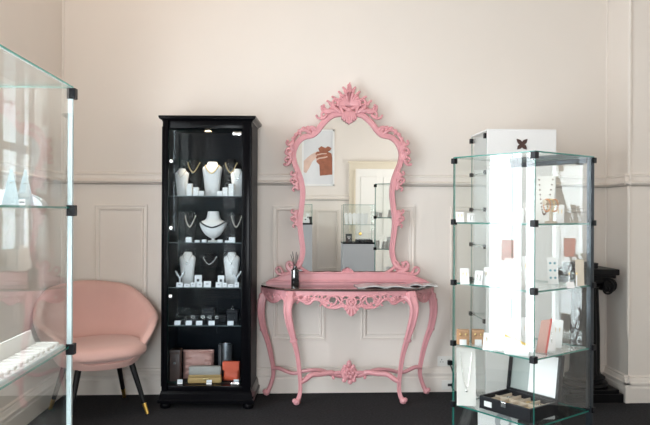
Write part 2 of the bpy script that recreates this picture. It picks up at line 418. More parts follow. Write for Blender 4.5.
# ------------------------------------------------------- door on rear wall
dt = thing('door_1', None, None, (1.5, YR, 0)); dt['kind'] = 'structure'
b = MB()
for x in (1.03, 1.97): b.box((x, YR + .02, 1.04), (.1, .04, 2.08)); b.box((x + (.03 if x < 1.5 else -.03), YR + .028, 1.02), (.02, .056, 2.04))
b.box((1.5, YR + .02, 2.13), (1.04, .04, .1)); b.box((1.5, YR + .03, 2.19), (1.08, .06, .03))
b.build('casing', m_door, dt, origin=dt.location)['kind'] = 'structure'
b = MB(); b.box((1.5, YR + .012, 1.04), (.84, .024, 2.08))
for z0, z1 in ((.2, .85), (1.0, 1.95)):
    for x0, x1 in ((1.17, 1.45), (1.55, 1.83)): b.box(((x0 + x1) / 2, YR + .028, (z0 + z1) / 2), (x1 - x0, .01, z1 - z0), bev=.004)
lf = b.build('door_leaf', m_leaf, dt, origin=dt.location); lf['kind'] = 'structure'
b = MB(); b.ball((1.16, YR + .07, 1.0), .028); b.tube([(1.16, YR + .02, 1), (1.16, YR + .06, 1)], .01, 6)
b.build('door_handle', m_brass, lf, smooth=True, origin=dt.location)

# -------------------------------------------------------- glass panes helper
def pane(parent, name, c, d, rx=0.0, rz=0.0, edge=m_edge, g=m_glass, label=None):
    b = MB(); b.mi = 0; b.box(c, d, rx=rx, rz=rz, mi=0, smi=1); o = b.build(name, [g, edge], parent)
    if label: o['label'] = label
    return o
def clip(parent, c, rz=0.0, s=(.026, .026, .036)):
    b = MB(); b.box(c, s, rz=rz, bev=.003); return b.build('corner_clip', m_clip, parent)

# =================================================== pink console table
CX = W(347.6, 290, -.1).x
pk = thing('console_table', 'pink carved console table with dark marble top and cabriole legs', 'table', (CX, -.2, 0))
PO = Vector((CX, -.2, 0))
ZT = .822
def front_y(x):                 # outline of the top along the front
    a = abs(x)
    if a < .46: return -.385 - .045 * math.cos(a / .46 * PI * .5) ** 1.0
    t = min((a - .46) / .19, 1); return -.385 + .25 * (t ** 1.3)
b = MB(); out = []
xs = [-.635 + 1.27 * i / 60 for i in range(61)]
out = [(x, front_y(x)) for x in xs] + [(.638, -.02), (-.638, -.02)]
def lay(k):
    return [(x * k, -.02 + (y + .02) * k) for x, y in out]
b.rings([[PO * 0 + Vector((CX + x, y, z)) for x, y in lay(k)] for z, k in ((ZT - .017, .985), (ZT - .014, .997), (ZT - .009, 1.0), (ZT - .003, 1.0), (ZT, .994))])
b.build('table_top', m_marble, pk, origin=PO)['label'] = 'dark brown marble top'
# the apron: a pierced carved band on the bowed front and the two sides
class Fn:
    def __init__(s, f, scale, n): s.fn = f; s.s = scale; s.n = Vector(n)
    def __call__(s, x, y, h=0): return s.fn(x, y, h)
def apr(sg):
    return Fn(lambda x, z, h=0: Vector((CX + sg * x, -.355 - .045 * math.cos(min(abs(x) / .42, 1) * PI / 2) - h, z)), 1.0, (0, -1, 0))
def pierced(mb, f, x0, x1, zt_, low, holes, th, st=.0045):
    """a carved panel: a solid band between zt_ and the lower outline, with oval piercings"""
    nx = int((x1 - x0) / st); ok = {}; nz = 40
    def lowz(x):
        for (a, za), (c, zc) in zip(low[:-1], low[1:]):
            if a <= x <= c: return za + (zc - za) * (x - a) / (c - a + 1e-9)
        return low[-1][1]
    for i in range(nx):
        xc = x0 + (i + .5) * st
        for k in range(nz):
            zc = zt_ - (k + .5) * st
            if zc < lowz(xc): break
            if any(((xc - hx_) / rx) ** 2 + ((zc - hz) / rz) ** 2 < 1 for hx_, hz, rx, rz in holes): continue
            ok[(i, k)] = 1
    vs = {}
    def V(i, k, h):
        q = (i, k, h)
        if q not in vs: vs[q] = mb.v(f(x0 + i * st, zt_ - k * st, h * th))
        return vs[q]
    for (i, k) in ok:
        for h in (0, 1): mb.f([V(i, k, h), V(i + 1, k, h), V(i + 1, k + 1, h), V(i, k + 1, h)])
        for (di, dk, a, c) in ((-1, 0, (0, 0), (0, 1)), (1, 0, (1, 0), (1, 1)), (0, -1, (0, 0), (1, 0)), (0, 1, (0, 1), (1, 1))):
            if (i + di, k + dk) not in ok: mb.f([V(i + a[0], k + a[1], 0), V(i + c[0], k + c[1], 0), V(i + c[0], k + c[1], 1), V(i + a[0], k + a[1], 1)])
def rimtube(mb, f, h, r, hh):
    x, z, rx, rz = h
    mb.tube([f(x + rx * 1.08 * math.cos(a * PI / 9), z + rz * 1.08 * math.sin(a * PI / 9), hh) for a in range(18)], r, 6, close=True)
b = MB()
LOW = [(0, .633), (.012, .64), (.03, .664), (.048, .688), (.07, .695), (.10, .683), (.135, .683), (.17, .69), (.2, .712), (.22, .733), (.245, .740), (.268, .733), (.285, .712), (.31, .710), (.33, .722), (.36, .735), (.385, .735), (.425, .69)]
HO_ = [(.038, .742, .026, .031), (.112, .742, .043, .033), (.180, .757, .020, .020), (.230, .765, .021, .014), (.278, .768, .013, .011), (.348, .760, .018, .014), (.158, .708, .010, .009)]
top = [apr(1)(x, .795, 0) for x in [-.42 + .84 * i / 24 for i in range(25)]]
b.tube(top, .010, 8, flat=1.6, nrm=(0, -1, 0))
for sg in (1, -1):
    f = apr(sg)
    pierced(b, f, 0, .42, .805, LOW, HO_, .016)
    lw = curve([(x, z, 0) for x, z in LOW], 3)
    b.tube([f(p.x, p.y + .005, .014) for p in lw], .0075, 7, nrm=(0, -1, 0))
    for h in HO_[:6]: rimtube(b, f, h, .0058, .015)
    curl(b, f, (.076, .725), 75, .17, -13, -62, .0085, .005, n=24, h=.012, ball=.008)       # scroll inside the large piercing
    curl(b, f, (.15, .70), 165, .11, -9, -70, .009, .005, n=16, h=.014, ball=.008)
    curl(b, f, (.15, .775), -30, .09, -6, -70, .009, .004, n=14, h=.014, ball=.007)
    curl(b, f, (.245, .755), 200, .07, 8, 80, .008, .004, n=12, h=.014, ball=.007)
    curl(b, f, (.40, .775), -165, .08, 10, 85, .010, .004, n=14, h=.012, ball=.008)
    curl(b, f, (.41, .735), 160, .09, -12, -80, .009, .004, n=14, h=.012, ball=.007)
    for (x, z, a) in ((.20, .735, 120), (.19, .72, 70), (.235, .752, 100), (.33, .735, 95), (.365, .75, 60)):
        curl(b, f, (x, z), a, .032, 10, 30, .009, .004, n=6, h=.012)
    for k in range(5): b.ball(f(.305 + .014 * math.cos(k * 1.257), .748 + .014 * math.sin(k * 1.257), .018), .010, 6)
    b.ball(f(.305, .748, .024), .008, 6)
b.build('apron', m_pink, pk, smooth=True, origin=PO)
# palmette drop in the middle
b = MB(); f = apr(1)
for k in range(-2, 3):
    a = -90 + k * 24; L = .075 - .012 * abs(k)
    curl(b, f, (k * .004, .712), a, L, 0, -k * 12, .008, .010, n=6, h=.018)
for sg in (1, -1):
    f = apr(sg)
    curl(b, f, (.006, .70), 20, .10, 22, 80, .010, .005, n=16, h=.018, ball=.008)
    curl(b, f, (.004, .715), 70, .075, -14, -50, .008, .004, n=14, h=.016, ball=.006)
b.ball(apr(1)(0, .715, .024), .013, 8)
b.build('shell_carving', m_pink, pk, smooth=True, origin=PO)
# side aprons
def sid(sg):
    def g(x, z, h=0):
        t = (x - .44) / .18
        return Vector((CX + sg * (.445 + .185 * t), -.345 + .24 * t - h, z)) + Vector((sg * h * .8, 0, 0))
    return Fn(g, 1.0, (sg * .7, -.7, 0))
SLOW = [(.44, .70), (.455, .735), (.475, .742), (.495, .72), (.52, .706), (.55, .706), (.575, .725), (.595, .75), (.625, .72)]
SH_ = [(.487, .765, .016, .012), (.535, .742, .014, .018), (.575, .766, .014, .011)]
for sg in (-1, 1):
    b = MB(); f = sid(sg)
    b.tube([f(.44 + .18 * i / 8, .79) for i in range(9)], .011, 8, nrm=f.n)
    pierced(b, f, .44, .62, .805, SLOW, SH_, .012)
    b.tube([f(p.x, p.y + .004, .010) for p in curve([(x, z, 0) for x, z in SLOW], 3)], .008, 7, nrm=f.n)
    for h in SH_: rimtube(b, f, h, .006, .012)
    curl(b, f, (.46, .745), 40, .08, -8, -75, .009, .005, n=14, h=.01, ball=.008)
    curl(b, f, (.61, .755), 150, .08, 8, 75, .009, .005, n=14, h=.01, ball=.008)
    curl(b, f, (.535, .715), 60, .06, 14, 70, .009, .004, n=12, h=.01, ball=.007)
    b.build('side_apron', m_pink, pk, smooth=True, origin=PO)
# legs, traced as real 3-D S-curves
FL = [(-.420, -.365, .79), (-.436, -.395, .72), (-.440, -.405, .66), (-.424, -.395, .57), (-.396, -.375, .46), (-.370, -.35, .345), (-.355, -.335, .22), (-.349, -.325, .115), (-.358, -.33, .055), (-.376, -.345, .022)]
FR_ = [.036, .034, .031, .0285, .0215, .0175, .0158, .0148, .016, .019]
BL = [(-.565, -.11, .79), (-.618, -.125, .74), (-.636, -.13, .64), (-.622, -.12, .52), (-.585, -.105, .40), (-.557, -.09, .27), (-.545, -.085, .16), (-.568, -.085, .07), (-.594, -.09, .022)]
BR_ = [.034, .033, .030, .026, .021, .018, .016, .016, .019]
for pts, rad, frontleg in ((FL, FR_, 1), (BL, BR_, 0)):
    for sg in (-1, 1):
        P = [(CX - sg * x, y, z) for x, y, z in pts] if sg == 1 else [(CX + x, y, z) for x, y, z in pts]
        C = curve(P, 5); rr = lerp_list(rad, len(C))
        b = MB(); b.tube(C, rr, 8, nrm=(0, -1, 0), rot=PI / 8)
        if frontleg:      # the inner edge of the leg sweeps into the apron
            o_ = 1 if P[0][0] < CX else -1
            b.tube(curve([C[9] + Vector((o_ * .006, 0, 0)), C[5] + Vector((o_ * .014, 0, 0)), C[2] + Vector((o_ * .036, .004, -.004)), C[0] + Vector((o_ * .085, .012, -.035))], 5), lerp_list([.016, .02, .02, .010], 16), 8)
        # raised ridges down the front of the leg
        for off in (-.55, .55):
            b.tube([c + Vector((off * r, -.80 * r, 0)) for c, r in zip(C[2:-4], rr[2:-4])], [r * .30 for r in rr[2:-4]], 6)
        o = -1 if P[0][0] < CX else 1
        # acanthus curl at the ankle-high knee bracket and scroll foot
        kn = C[int(len(C) * (.44 if frontleg else .40))]
        for (dx, dz, r) in ((0, 0, .026), (o * .02, -.004, .017), (-o * .016, .006, .016), (o * .006, .022, .016)):
            b.ball(kn + Vector((dx * .8, -.008, dz)), r * .82, 8, sy=.9)
        ft = C[-1]
        b.ball(Vector((ft.x, ft.y, .024)), .0235, 8, sx=1.1, sy=1.1); b.ball(ft + Vector((o * .014, -.008, .012)), .017, 8)
        # shoulder leaf
        for q in range(4):
            c0 = C[1 + q * 2]; b.ball(c0 + Vector((o * .022, -.02, .004)), .016 - .002 * q, 6, sz=1.5)
        b.build('leg', m_pink, pk, smooth=True, origin=PO)
# stretcher: four S-arms meeting at a carved cartouche
b = MB(); ZS = .185
for sg in (-1, 1):
    A = curve([(CX + sg * .55, -.09, .20), (CX + sg * .50, -.11, .205), (CX + sg * .40, -.14, .175), (CX + sg * .30, -.165, .20), (CX + sg * .2, -.185, .205), (CX + sg * .10, -.20, .175), (CX, -.21, .185)], 5)
    b.tube(A, lerp_list([.020, .019, .017, .018, .02, .022, .022], len(A)), 8, flat=.8, nrm=(0, 0, 1))
    A = curve([(CX + sg * .352, -.328, .155), (CX + sg * .315, -.318, .172), (CX + sg * .27, -.30, .20), (CX + sg * .2, -.275, .20), (CX + sg * .13, -.255, .205), (CX + sg * .07, -.235, .18), (CX, -.22, .185)], 5)
    b.tube(A, lerp_list([.020, .021, .022, .020, .021, .022, .024], len(A)), 8, flat=.9, nrm=(0, 0, 1))
b.build('stretcher', m_pink, pk, smooth=True, origin=PO)
cf = Fn(lambda x, z, h=0: Vector((CX + x, -.255 - h, z)), 1.0, (0, -1, 0))
b = MB()
for sg in (-1, 1):
    g = Fn(lambda x, z, h=0, sg=sg: Vector((CX + sg * x, -.255 - h, z)), 1.0, (0, -1, 0))
    curl(b, g, (.006, .165), -10, .13, 24, 70, .016, .009, n=18, ball=.014)
    curl(b, g, (.01, .25), -20, .12, -20, -75, .015, .008, n=18, ball=.013)
    curl(b, g, (.045, .20), 20, .10, -6, -70, .015, .008, n=14, ball=.012)
    b.ball(g(.035, .152, .004), .018, 8); b.ball(g(.03, .248, .006), .017, 8)
for k in range(6): b.ball(cf(.024 * math.cos(k * PI / 3), .205 + .028 * math.sin(k * PI / 3), .012), .017, 6)
b.ball(cf(0, .205, .02), .013, 8); b.ball(cf(0, .268, .004), .02, 8, sz=1.4); b.ball(cf(.008, .14, .004), .02, 8); b.ball(cf(0, .205, -.015), .055, 10, sy=.4, sx=1.1)
b.build('cartouche', m_pink, pk, smooth=True, origin=PO)

# ========================================================= pink mirror
YM = -.075
PXM = (W(360, 200, YM) - W(350, 200, YM)).length / 10
MC = 347.3
half = [(0, 113.8), (9.5, 114.2), (16.5, 116.5), (24, 123.2), (30.2, 131.3), (35.3, 135.3), (43.7, 137.5), (50, 143.2), (53.8, 153), (52.8, 163), (49.5, 171.3), (46.2, 181), (44.6, 193.6), (46, 208.4), (47.4, 223), (46, 238), (44.6, 250.4), (47, 261.8), (51.5, 270.5)]
mo = thing('wall_mirror', 'ornate pink rococo mirror standing on the console table against the wall', 'mirror', tuple(W(MC, 284, YM).xy) + (ZT,))
MO = Vector(mo.location)
def mf(sg):
    return Fn(lambda x, y, h=0: W(MC + sg * x, -y, YM) + Vector((0, -h, 0)), PXM, (0, -1, 0))
Hc = curve([(x, -y, 0) for x, y in half], 5)
full = [(-p.x, p.y) for p in reversed(Hc)] + [(p.x, p.y) for p in Hc[1:]]
m1 = mf(1)
# glass
poly = full + [(51, -276.5), (-51, -276.5)]
b = MB(); b.prism(poly, lambda x, y, h: m1(x, y, h), 0.001, .006); b.build('mirror_glass', m_mirror, mo, origin=MO)['label'] = 'silvered mirror glass'
b = MB(); b.prism([(x * 1.02, y) for x, y in poly], lambda x, y, h: m1(x, y, h), -.03, -.001); b.build('back_board', m_pink, mo, origin=MO)
# frame
b = MB()
P = [m1(x, y, .004) for x, y in full]
b.tube(P, lerp_list([2.3, 2.3, 2.4, 2.6, 2.9, 3.2, 3.2, 3.2, 2.9, 2.6, 2.4, 2.3, 2.3], len(P)) if False else [k * PXM for k in lerp_list([2.3, 2.3, 2.4, 2.6, 2.9, 3.2, 3.2, 3.2, 2.9, 2.6, 2.4, 2.3, 2.3], len(P))], 10, flat=.85, nrm=(0, -1, 0))
def off(k): # parallel offset in picture plane
    o = []
    for i, (x, y) in enumerate(full):
        a = full[max(i - 1, 0)]; c = full[min(i + 1, len(full) - 1)]; tx, ty = c[0] - a[0], c[1] - a[1]; l = math.hypot(tx, ty) or 1
        o.append((x - ty / l * k, y + tx / l * k))
    return o
b.tube([m1(x, y, .018) for x, y in off(-2.0)], .8 * PXM, 6, nrm=(0, -1, 0))
b.tube([m1(x, y, .016) for x, y in off(1.7)], 1.0 * PXM, 6, nrm=(0, -1, 0))
b.build('frame', m_pink, mo, smooth=True, origin=MO)
# base rail with a moulded plinth that stands on the table
b = MB()
zR = W(MC, 272.5, YM).z
for (y0, y1, zo, e) in ((-.14, -.03, .022, .60), (-.118, -.03, .0, .585)):
    n = 40; up = []
    for i in range(n + 1):
        x = -e + 2 * e * i / n; a = abs(x)
        h = (zR - ZT) * (1 if a < .40 else 1 - .72 * ((a - .40) / (e - .40)) ** 1.2)
        up.append((x, ZT + (h if zo == 0 else min(zo, h * .6))))
    pl_ = up + [(e, ZT), (-e, ZT)]
    b.prism(pl_, lambda x, z, h: Vector((CX + x, h, z)), y0, y1)
    b.tube([Vector((CX + x, y0 + .002, z)) for x, z in up], .007, 6)
b.build('base_rail', m_pink, mo, smooth=True, origin=MO)
b = MB()
for sg in (-1, 1):
    f = mf(sg)
    # low waves of carving along the bottom of the glass
    b.tube([f(p.x, p.y, .02) for p in curve([(4, -272, 0), (12, -274.5, 0), (20, -272.5, 0), (27, -274.5, 0), (36, -273.5, 0), (43, -270, 0), (48, -266, 0)], 5)], 1.5 * PXM, 7, nrm=(0, -1, 0))
    curl(b, f, (18, -274.5), 25, 11, -.02, -.7, 1.7, 1.0, n=14, h=.02, ball=1.5)
    # corner scrolls spreading on to the rail
    curl(b, f, (46, -262), -60, 26, .05, .55, 3.0, 1.2, n=20, h=.02, ball=2)
    curl(b, f, (50, -272), 10, 20, .02, .55, 2.6, 1.0, n=16, h=.022, ball=1.7)
    curl(b, f, (53, -272), -5, 26, -.03, .5, 2.2, 1.0, n=16, h=.02, ball=1.6)
    for (x, y, a, L) in ((55, -269, 80, 8), (59, -270, 60, 7), (64, -273, 55, 6), (51, -266, 100, 7)):
        curl(b, f, (x, y), a, L, .05, .3, 2.0, .6, n=8, h=.02)
for k in range(-2, 3): curl(b, m1, (k * .9, -274), 90 + k * -24, 6.5 - abs(k) * .7, 0, 0, 1.0, 1.6, n=5, h=.024)
b.build('base_carving', m_pink, mo, smooth=True, origin=MO)
# clusters of carved leaves up each side
def cluster(b, f, x, y, up=1, s=1.0):
    """an acanthus cluster at (x, y) that spreads outward from the frame"""
    b.ball(f(x + 1 * s, y, .012), 4.2 * s * PXM, 8, sy=.5, sz=1.5)
    for (dx, dy, a, L, k0, k1, r0) in ((-1, -6, 62, 15, -.10, -.62, 2.5), (-1, 6, -62, 14, .10, .62, 2.4), (0, -2, 30, 11, .10, .7, 2.4), (0, 2, -25, 9, -.12, -.8, 2.2)):
        curl(b, f, (x + dx * s, y + dy * s * up), a * up, L * s, k0 / s * up, k1 / s * up, r0 * s, 1.2 * s, n=14, h=.016, ball=1.7 * s)
for nm, lst in (('shoulder_carving', [(54, -147, .85), (55.5, -156, .8)]), ('side_carving', [(50.5, -177, .75), (49, -186, .7)]), ('lower_carving', [(50, -215, .75), (49.5, -223, .6)])):
    for sg in (-1, 1):
        b = MB(); f = mf(sg)
        for x, y, s in lst: cluster(b, f, x, y, 1, s)
        if nm == 'shoulder_carving':
            curl(b, f, (31, -131), 62, 10, -.10, -.55, 2.2, 1.1, n=12, h=.015, ball=1.5)
            b.tube([f(p.x, -p.y, .012) for p in curve([(33, 132, 0), (38, 128.8, 0), (44, 129.5, 0), (50, 134, 0), (54, 140, 0), (56, 147, 0)], 5)], 1.7 * PXM, 8)
            for (x, y) in ((35, -129.5), (39.5, -127.8), (44, -128.5), (48, -131.2), (51.5, -134.8), (54.2, -139)): b.ball(f(x, y, .018), 1.9 * PXM, 6)
            curl(b, f, (36, -134), 40, 15, -.03, -.5, 2.0, 1.0, n=14, h=.018, ball=1.4)
            curl(b, f, (57, -160), -80, 9, .08, .55, 2.2, 1.0, n=10, h=.02, ball=1.5)
        b.build(nm, m_pink, mo, smooth=True, origin=MO)
# crest
b = MB(); b.ball(W(MC + 1.7, 100, YM), 7 * PXM, 12, sy=.3, sz=1.25); b.ball(W(MC - 11, 109, YM), 6 * PXM, 10, sy=.3, sz=.55, sx=1.3); b.ball(W(MC + 14.4, 109, YM), 6 * PXM, 10, sy=.3, sz=.55, sx=1.3)
def cm(sg): return Fn(lambda x, y, h=0: W(MC + 1.7 + sg * x, -y, YM) + Vector((0, -h, 0)), PXM, (0, -1, 0))
for sg in (-1, 1):
    f = cm(sg)
    for k in range(7):       # shell ribs
        a = 90 - k * 14; curl(b, f, (k * .4, -106), a, 12 - k * .55, 0, -.01 * k, 1.0, 1.7, n=6, h=.022, ball=1.75)
    curl(b, f, (.5, -109), -10, 16, .12, .42, 2.0, 1.1, n=18, h=.016, ball=1.4)          # eye scrolls around two holes
    curl(b, f, (6.5, -114), 70, 13, .02, -.45, 2.0, 1.0, n=14, h=.02, ball=1.4)
    curl(b, f, (8, -113), 25, 20, .03, .42, 2.6, 1.0, n=18, h=.018, ball=1.7)
    curl(b, f, (12, -112), 5, 20, .02, -.4, 2.4, 1.0, n=18, h=.018, ball=1.6)
    curl(b, f, (17, -112), -20, 16, .06, .5, 2.3, 1.0, n=16, h=.018, ball=1.5)
    curl(b, f, (22, -115), -50, 13, .06, .4, 2.2, .9, n=12, h=.018, ball=1.3)
    for (x, y, a, L, c) in ((7.5, -97.5, 80, 6, .35), (12.5, -102, 70, 6.5, .4), (18, -106, 70, 6, .4), (23.5, -110.5, 60, 5.5, .4), (3.6, -93, 80, 5.5, .3)):
        curl(b, f, (x, y), a, L, -.05, -c, 2.0, 1.0, n=9, h=.014, ball=1.3)
    b.ball(f(9, -103, .004), 4 * PXM, 8, sy=.5); b.ball(f(15, -108, .004), 4 * PXM, 8, sy=.5)
    curl(b, f, (.3, -94), 60, 6, .05, .4, 1.8, .9, n=8, h=.018, ball=1.1)
    curl(b, f, (.2, -89.5), 55, 4.5, .1, .6, 1.3, .7, n=8, h=.016, ball=.9)
    curl(b, f, (3, -116), -100, 8, .0, -.25, 1.8, .8, n=8, h=.022)
f = cm(1)
b.tube(curve([f(0, -103, .012), f(-.3, -94, .014), f(.6, -89, .013), f(.2, -85.5, .012), f(.9, -82.3, .01)], 4), [k * PXM for k in lerp_list([2.8, 2.0, 1.4, 1.2, .35], 17)], 8)
b.ball(f(.2, -85.8, .012), 1.5 * PXM, 8)
for k in range(-3, 4): curl(b, f, (k * 1.4, -112), -90 + k * 7, 12.5 - abs(k) * 1.4, 0, 0, 1.5, 1.0, n=6, h=.022)
b.ball(f(0, -110.5, .02), 2.4 * PXM, 8, sx=1.6)
b.build('crest', m_pink, mo, smooth=True, origin=MO)

# --------------------------------------------------- on the console table
p = W(295, 287, -.20); dz = ZT
df = thing('reed_diffuser', 'black square reed diffuser bottle at left end of the pink console', 'diffuser', (p.x, -.22, dz))
b = MB(); b.box((0, 0, .06), (.056, .056, .12), bev=.006); b.lathe([(.02, .12), (.02, .125), (.014, .13), (.014, .142), (.010, .143)], n=12); b.build('bottle', m_bottle, df, smooth=True)
for i in range(6):
    a = i * 1.05; b = MB(); b.tube([(0, 0, .12), (.012 * math.cos(a) * .6, .008 * math.sin(a), .145), (.026 * math.cos(a) - .006, .02 * math.sin(a), .225 + .01 * (i % 3))], .0022, 5); b.build('reed', m_ink, df)
def magazine(u, y, rz, wd, dp, z, label, seed):
    x = W(u, 288, y).x; o = thing('magazine', label, 'magazine', (x, y, z), rz, group='open magazines on the console')
    for sg in (-1, 1):
        b = MB(); rows = []
        n = 10
        top = []; bot = []
        for i in range(n + 1):
            t = i / n; xx = sg * t * wd; zz = .007 + .014 * math.sin(min(t * 1.2, 1) * PI) * (.7 if sg > 0 else 1.0) * (1 - t * .4)
            top.append((xx, zz)); bot.append((xx, max(0.0005, zz - .006 - .004 * (1 - t))))
        ring = top + list(reversed(bot))
        b.rings([[Vector((xx, yy, zz)) for xx, zz in ring] for yy in (-dp / 2, dp / 2)])
        b.build('page', m_paper, o)
    b = MB(); b.box((0, 0, .0015), (.012, dp, .003)); b.build('spine', m_ink, o)
magazine(382, -.27, R(4), .19, .2, ZT, 'wide open magazine lying in the middle of the marble console top', 1)
magazine(422, -.21, R(-8), .11, .14, ZT, 'smaller open magazine at the right end of the marble console top', 2)

# =================================================== black display cabinet
cc = W(207.5, 409, -.42)
CR = R(-3)
CO = Vector((cc.x, -.22, 0))
cab = thing('display_cabinet', 'tall black lacquer display cabinet with a glass door', 'cabinet', CO, CR)
WB, DB = .608, .38
b = MB()
for sx in (-1, 1): b.box((sx * (WB / 2 - .012), 0.0, 1.05), (.024, DB, 1.86))
b.box((0, DB / 2 - .01, 1.05), (WB - .05, .02, 1.86)); b.box((0, 0, .14), (WB - .05, DB - .02, .04)); b.box((0, 0, 1.955), (WB - .05, DB - .02, .05))
b.build('carcass', m_blackin, cab)
b = MB()
for sx, wd in ((-1, .04), (1, .065)):
    b.box((sx * (WB / 2 - wd / 2), -DB / 2 - .006, 1.05), (wd, .03, 1.85), bev=.004)
    b.tube([(sx * (WB / 2 - .006), -DB / 2 - .02, .16), (sx * (WB / 2 - .006), -DB / 2 - .02, 1.93)], .010, 8)
b.box((0, -DB / 2 - .006, 1.945), (WB - .1, .03, .05), bev=.004); b.box((0, -DB / 2 - .006, .145), (WB - .1, .03, .035), bev=.004)
b.build('front_frame', m_blackwood, cab, smooth=True)
b = MB(); b.rings([[Vector((x * k, y * k2, z)) for x, y in ((-.32, -.2), (.32, -.2), (.32, .2), (-.32, .2))] for z, k, k2 in ((1.965, .96, .99), (1.975, .97, 1.02), (1.985, 1.02, 1.08), (1.995, 1.035, 1.09), (2.006, 1.035, 1.09))]); b.build('crown', m_blackwood, cab)
b = MB(); b.rings([[Vector((x * k, y * k2, z)) for x, y in ((-.32, -.2), (.32, -.2), (.32, .2), (-.32, .2))] for z, k, k2 in ((.045, 1.025, 1.08), (.062, 1.025, 1.08), (.07, 1.0, 1.05), (.105, .985, 1.03), (.125, .965, .99), (.13, .955, .98))]); b.build('plinth', m_blackwood, cab)
for sx in (-1, 1):
    for sy in (-1, 1):
        b = MB(); b.lathe([(.022, 0), (.034, .006), (.038, .022), (.034, .038), (.024, .046)], c=(sx * .285, sy * .17, 0), n=16); b.build('foot', m_blackwood, cab, smooth=True)
dr = pane(cab, 'door', (-.012, -DB / 2 - .012, 1.045), (.50, .006, 1.72), edge=m_edge, g=m_door_glass)
for z in (1.695, 1.24, .775):
    b = MB(); b.tube([(-.243, -DB / 2 - .026, z), (-.243, -DB / 2 - .004, z)], .011, 12); b.build('hinge', m_chrome, dr, smooth=True)
for z, x in ((1.885, .205), (.175, .20)):
    b = MB(); b.box((x, -DB / 2 - .02, z), (.06, .014, .026), bev=.006); b.build('lock', m_chrome, dr, smooth=True)
SH = {1: 1.461, 2: 1.139, 3: .828, 4: .565, 5: .16}
for k in (1, 2, 3, 4): pane(cab, 'shelf', (-.012, .005, SH[k] - .003), (.545, .30, .006), edge=m_edge_dim)
b = MB(); b.lathe([(.03, 0), (.034, -.006), (.026, -.012)], c=(-.02, -.06, 1.93), n=16); lt = b.build('spotlight', m_chrome, cab, smooth=True)
b = MB(); b.lathe([(.001, -.0125), (.022, -.0125), (.022, -.010)], c=(-.02, -.06, 1.93), n=16); b.build('bulb', m_lampglow, lt)
CM = Matrix.Rotation(CR, 3, 'Z')
def cabw(x, y, z): return CO + CM @ Vector((x, y, z))
ld = bpy.data.lights.new('cabinet_spot', 'SPOT'); ld.energy = 9; ld.spot_size = R(95); ld.spot_blend = .6; ld.color = (1, .82, .6); ld.shadow_soft_size = .02
o = bpy.data.objects.new('cabinet_spot', ld); COL.objects.link(o); o.location = cabw(-.02, -.06, 1.91); o.rotation_euler = (R(8), 0, 0)
def cx_(u, y=0.0):                # picture column -> cabinet-local x at local depth y
    q = ray(u, 250); t = (CO.y + y - CAM.y) / q.y; return (CAM + q * t - CO).x - 0.0

BUST = {'tall': [(0, .33, .22, 0), (.02, .35, .24, 0), (.3, .385, .25, -.02), (.55, .43, .27, -.03), (.72, .475, .28, -.02), (.80, .49, .27, 0), (.85, .46, .24, .01), (.885, .36, .21, .02), (.92, .27, .2, .03), (.985, .235, .19, .04), (1.0, .225, .18, .04)],
        'wide': [(0, .20, .16, 0), (.03, .20, .16, 0), (.05, .06, .05, .01), (.10, .06, .05, .01), (.13, .14, .12, 0), (.22, .29, .2, -.02), (.36, .41, .26, -.04), (.52, .50, .28, -.03), (.62, .52, .26, -.01), (.67, .44, .24, .01), (.71, .33, .22, .03), (.78, .26, .2, .05), (.94, .22, .18, .06), (1.0, .21, .17, .06)]}
def bust(u, y, k, h, wd, m, label, style='tall', strand=None, group=None):
    """strand = (material, label, height fraction at the back, at the front, bead radius, beads?, pendant radius)"""
    pos = cabw(cx_(u, y), y, SH[k])
    o = thing('jewellery_bust', label, 'display bust', pos, CR, group or 'jewellery busts in the black cabinet')
    S = BUST[style]; b = MB(); b.loft([(z * h, rx * wd, ry * wd * .9, 0, oy * wd) for z, rx, ry, oy in S], 24, 2.2); b.build('torso', m, o, smooth=True, ang=60)
    if not strand: return o
    sm_, lab, zb_, zf, r, beads, pend = strand
    def at(t):
        for p_, q_ in zip(S[:-1], S[1:]):
            if p_[0] <= t <= q_[0]:
                e = (t - p_[0]) / (q_[0] - p_[0]); return [p_[i] + (q_[i] - p_[i]) * e for i in (1, 2, 3)]
        return S[-1][1:]
    pts = []; rn, _, on = at(zb_); xn = rn * wd + r * .8
    for i in range(29):                         # the front: a hanging curve that rests on the chest
        q = -1 + 2 * i / 28; x = xn * q; t = zf + (zb_ - zf) * abs(q) ** 1.7
        rx, ry, oy = at(t); e = min(1, abs(x) / (rx * wd + r))
        pts.append(Vector((x, oy * wd - (ry * wd * .9 + r * .8) * (1 - e ** 2.2) ** (1 / 2.2), t * h)))
    rb = at(zb_)[1] * wd * .9 + r
    for i in range(1, 14):
        a = PI * i / 14; pts.append(Vector((xn * math.cos(a), on * wd + rb * math.sin(a), zb_ * h + .004 * math.sin(a))))
    nk = thing('necklace', lab, 'necklace', pos, CR, 'necklaces in the black cabinet')
    b = MB()
    if beads:
        for p_, q_ in zip(pts, pts[1:] + pts[:1]):
            m_ = max(1, int((q_ - p_).length / (1.9 * r)))
            for e in range(m_): b.ball(p_.lerp(q_, e / m_), r, 6)
    else: b.tube(pts, r, 6, close=True)
    b.build('strand', sm_, nk, smooth=True)
    if pend:
        q_ = min(pts, key=lambda p_: p_.z); b = MB(); b.ball(q_ + Vector((0, -.002, -pend * 1.2)), pend, 8, sy=.6, sz=1.4); b.build('pendant', sm_, nk, smooth=True)
    return o
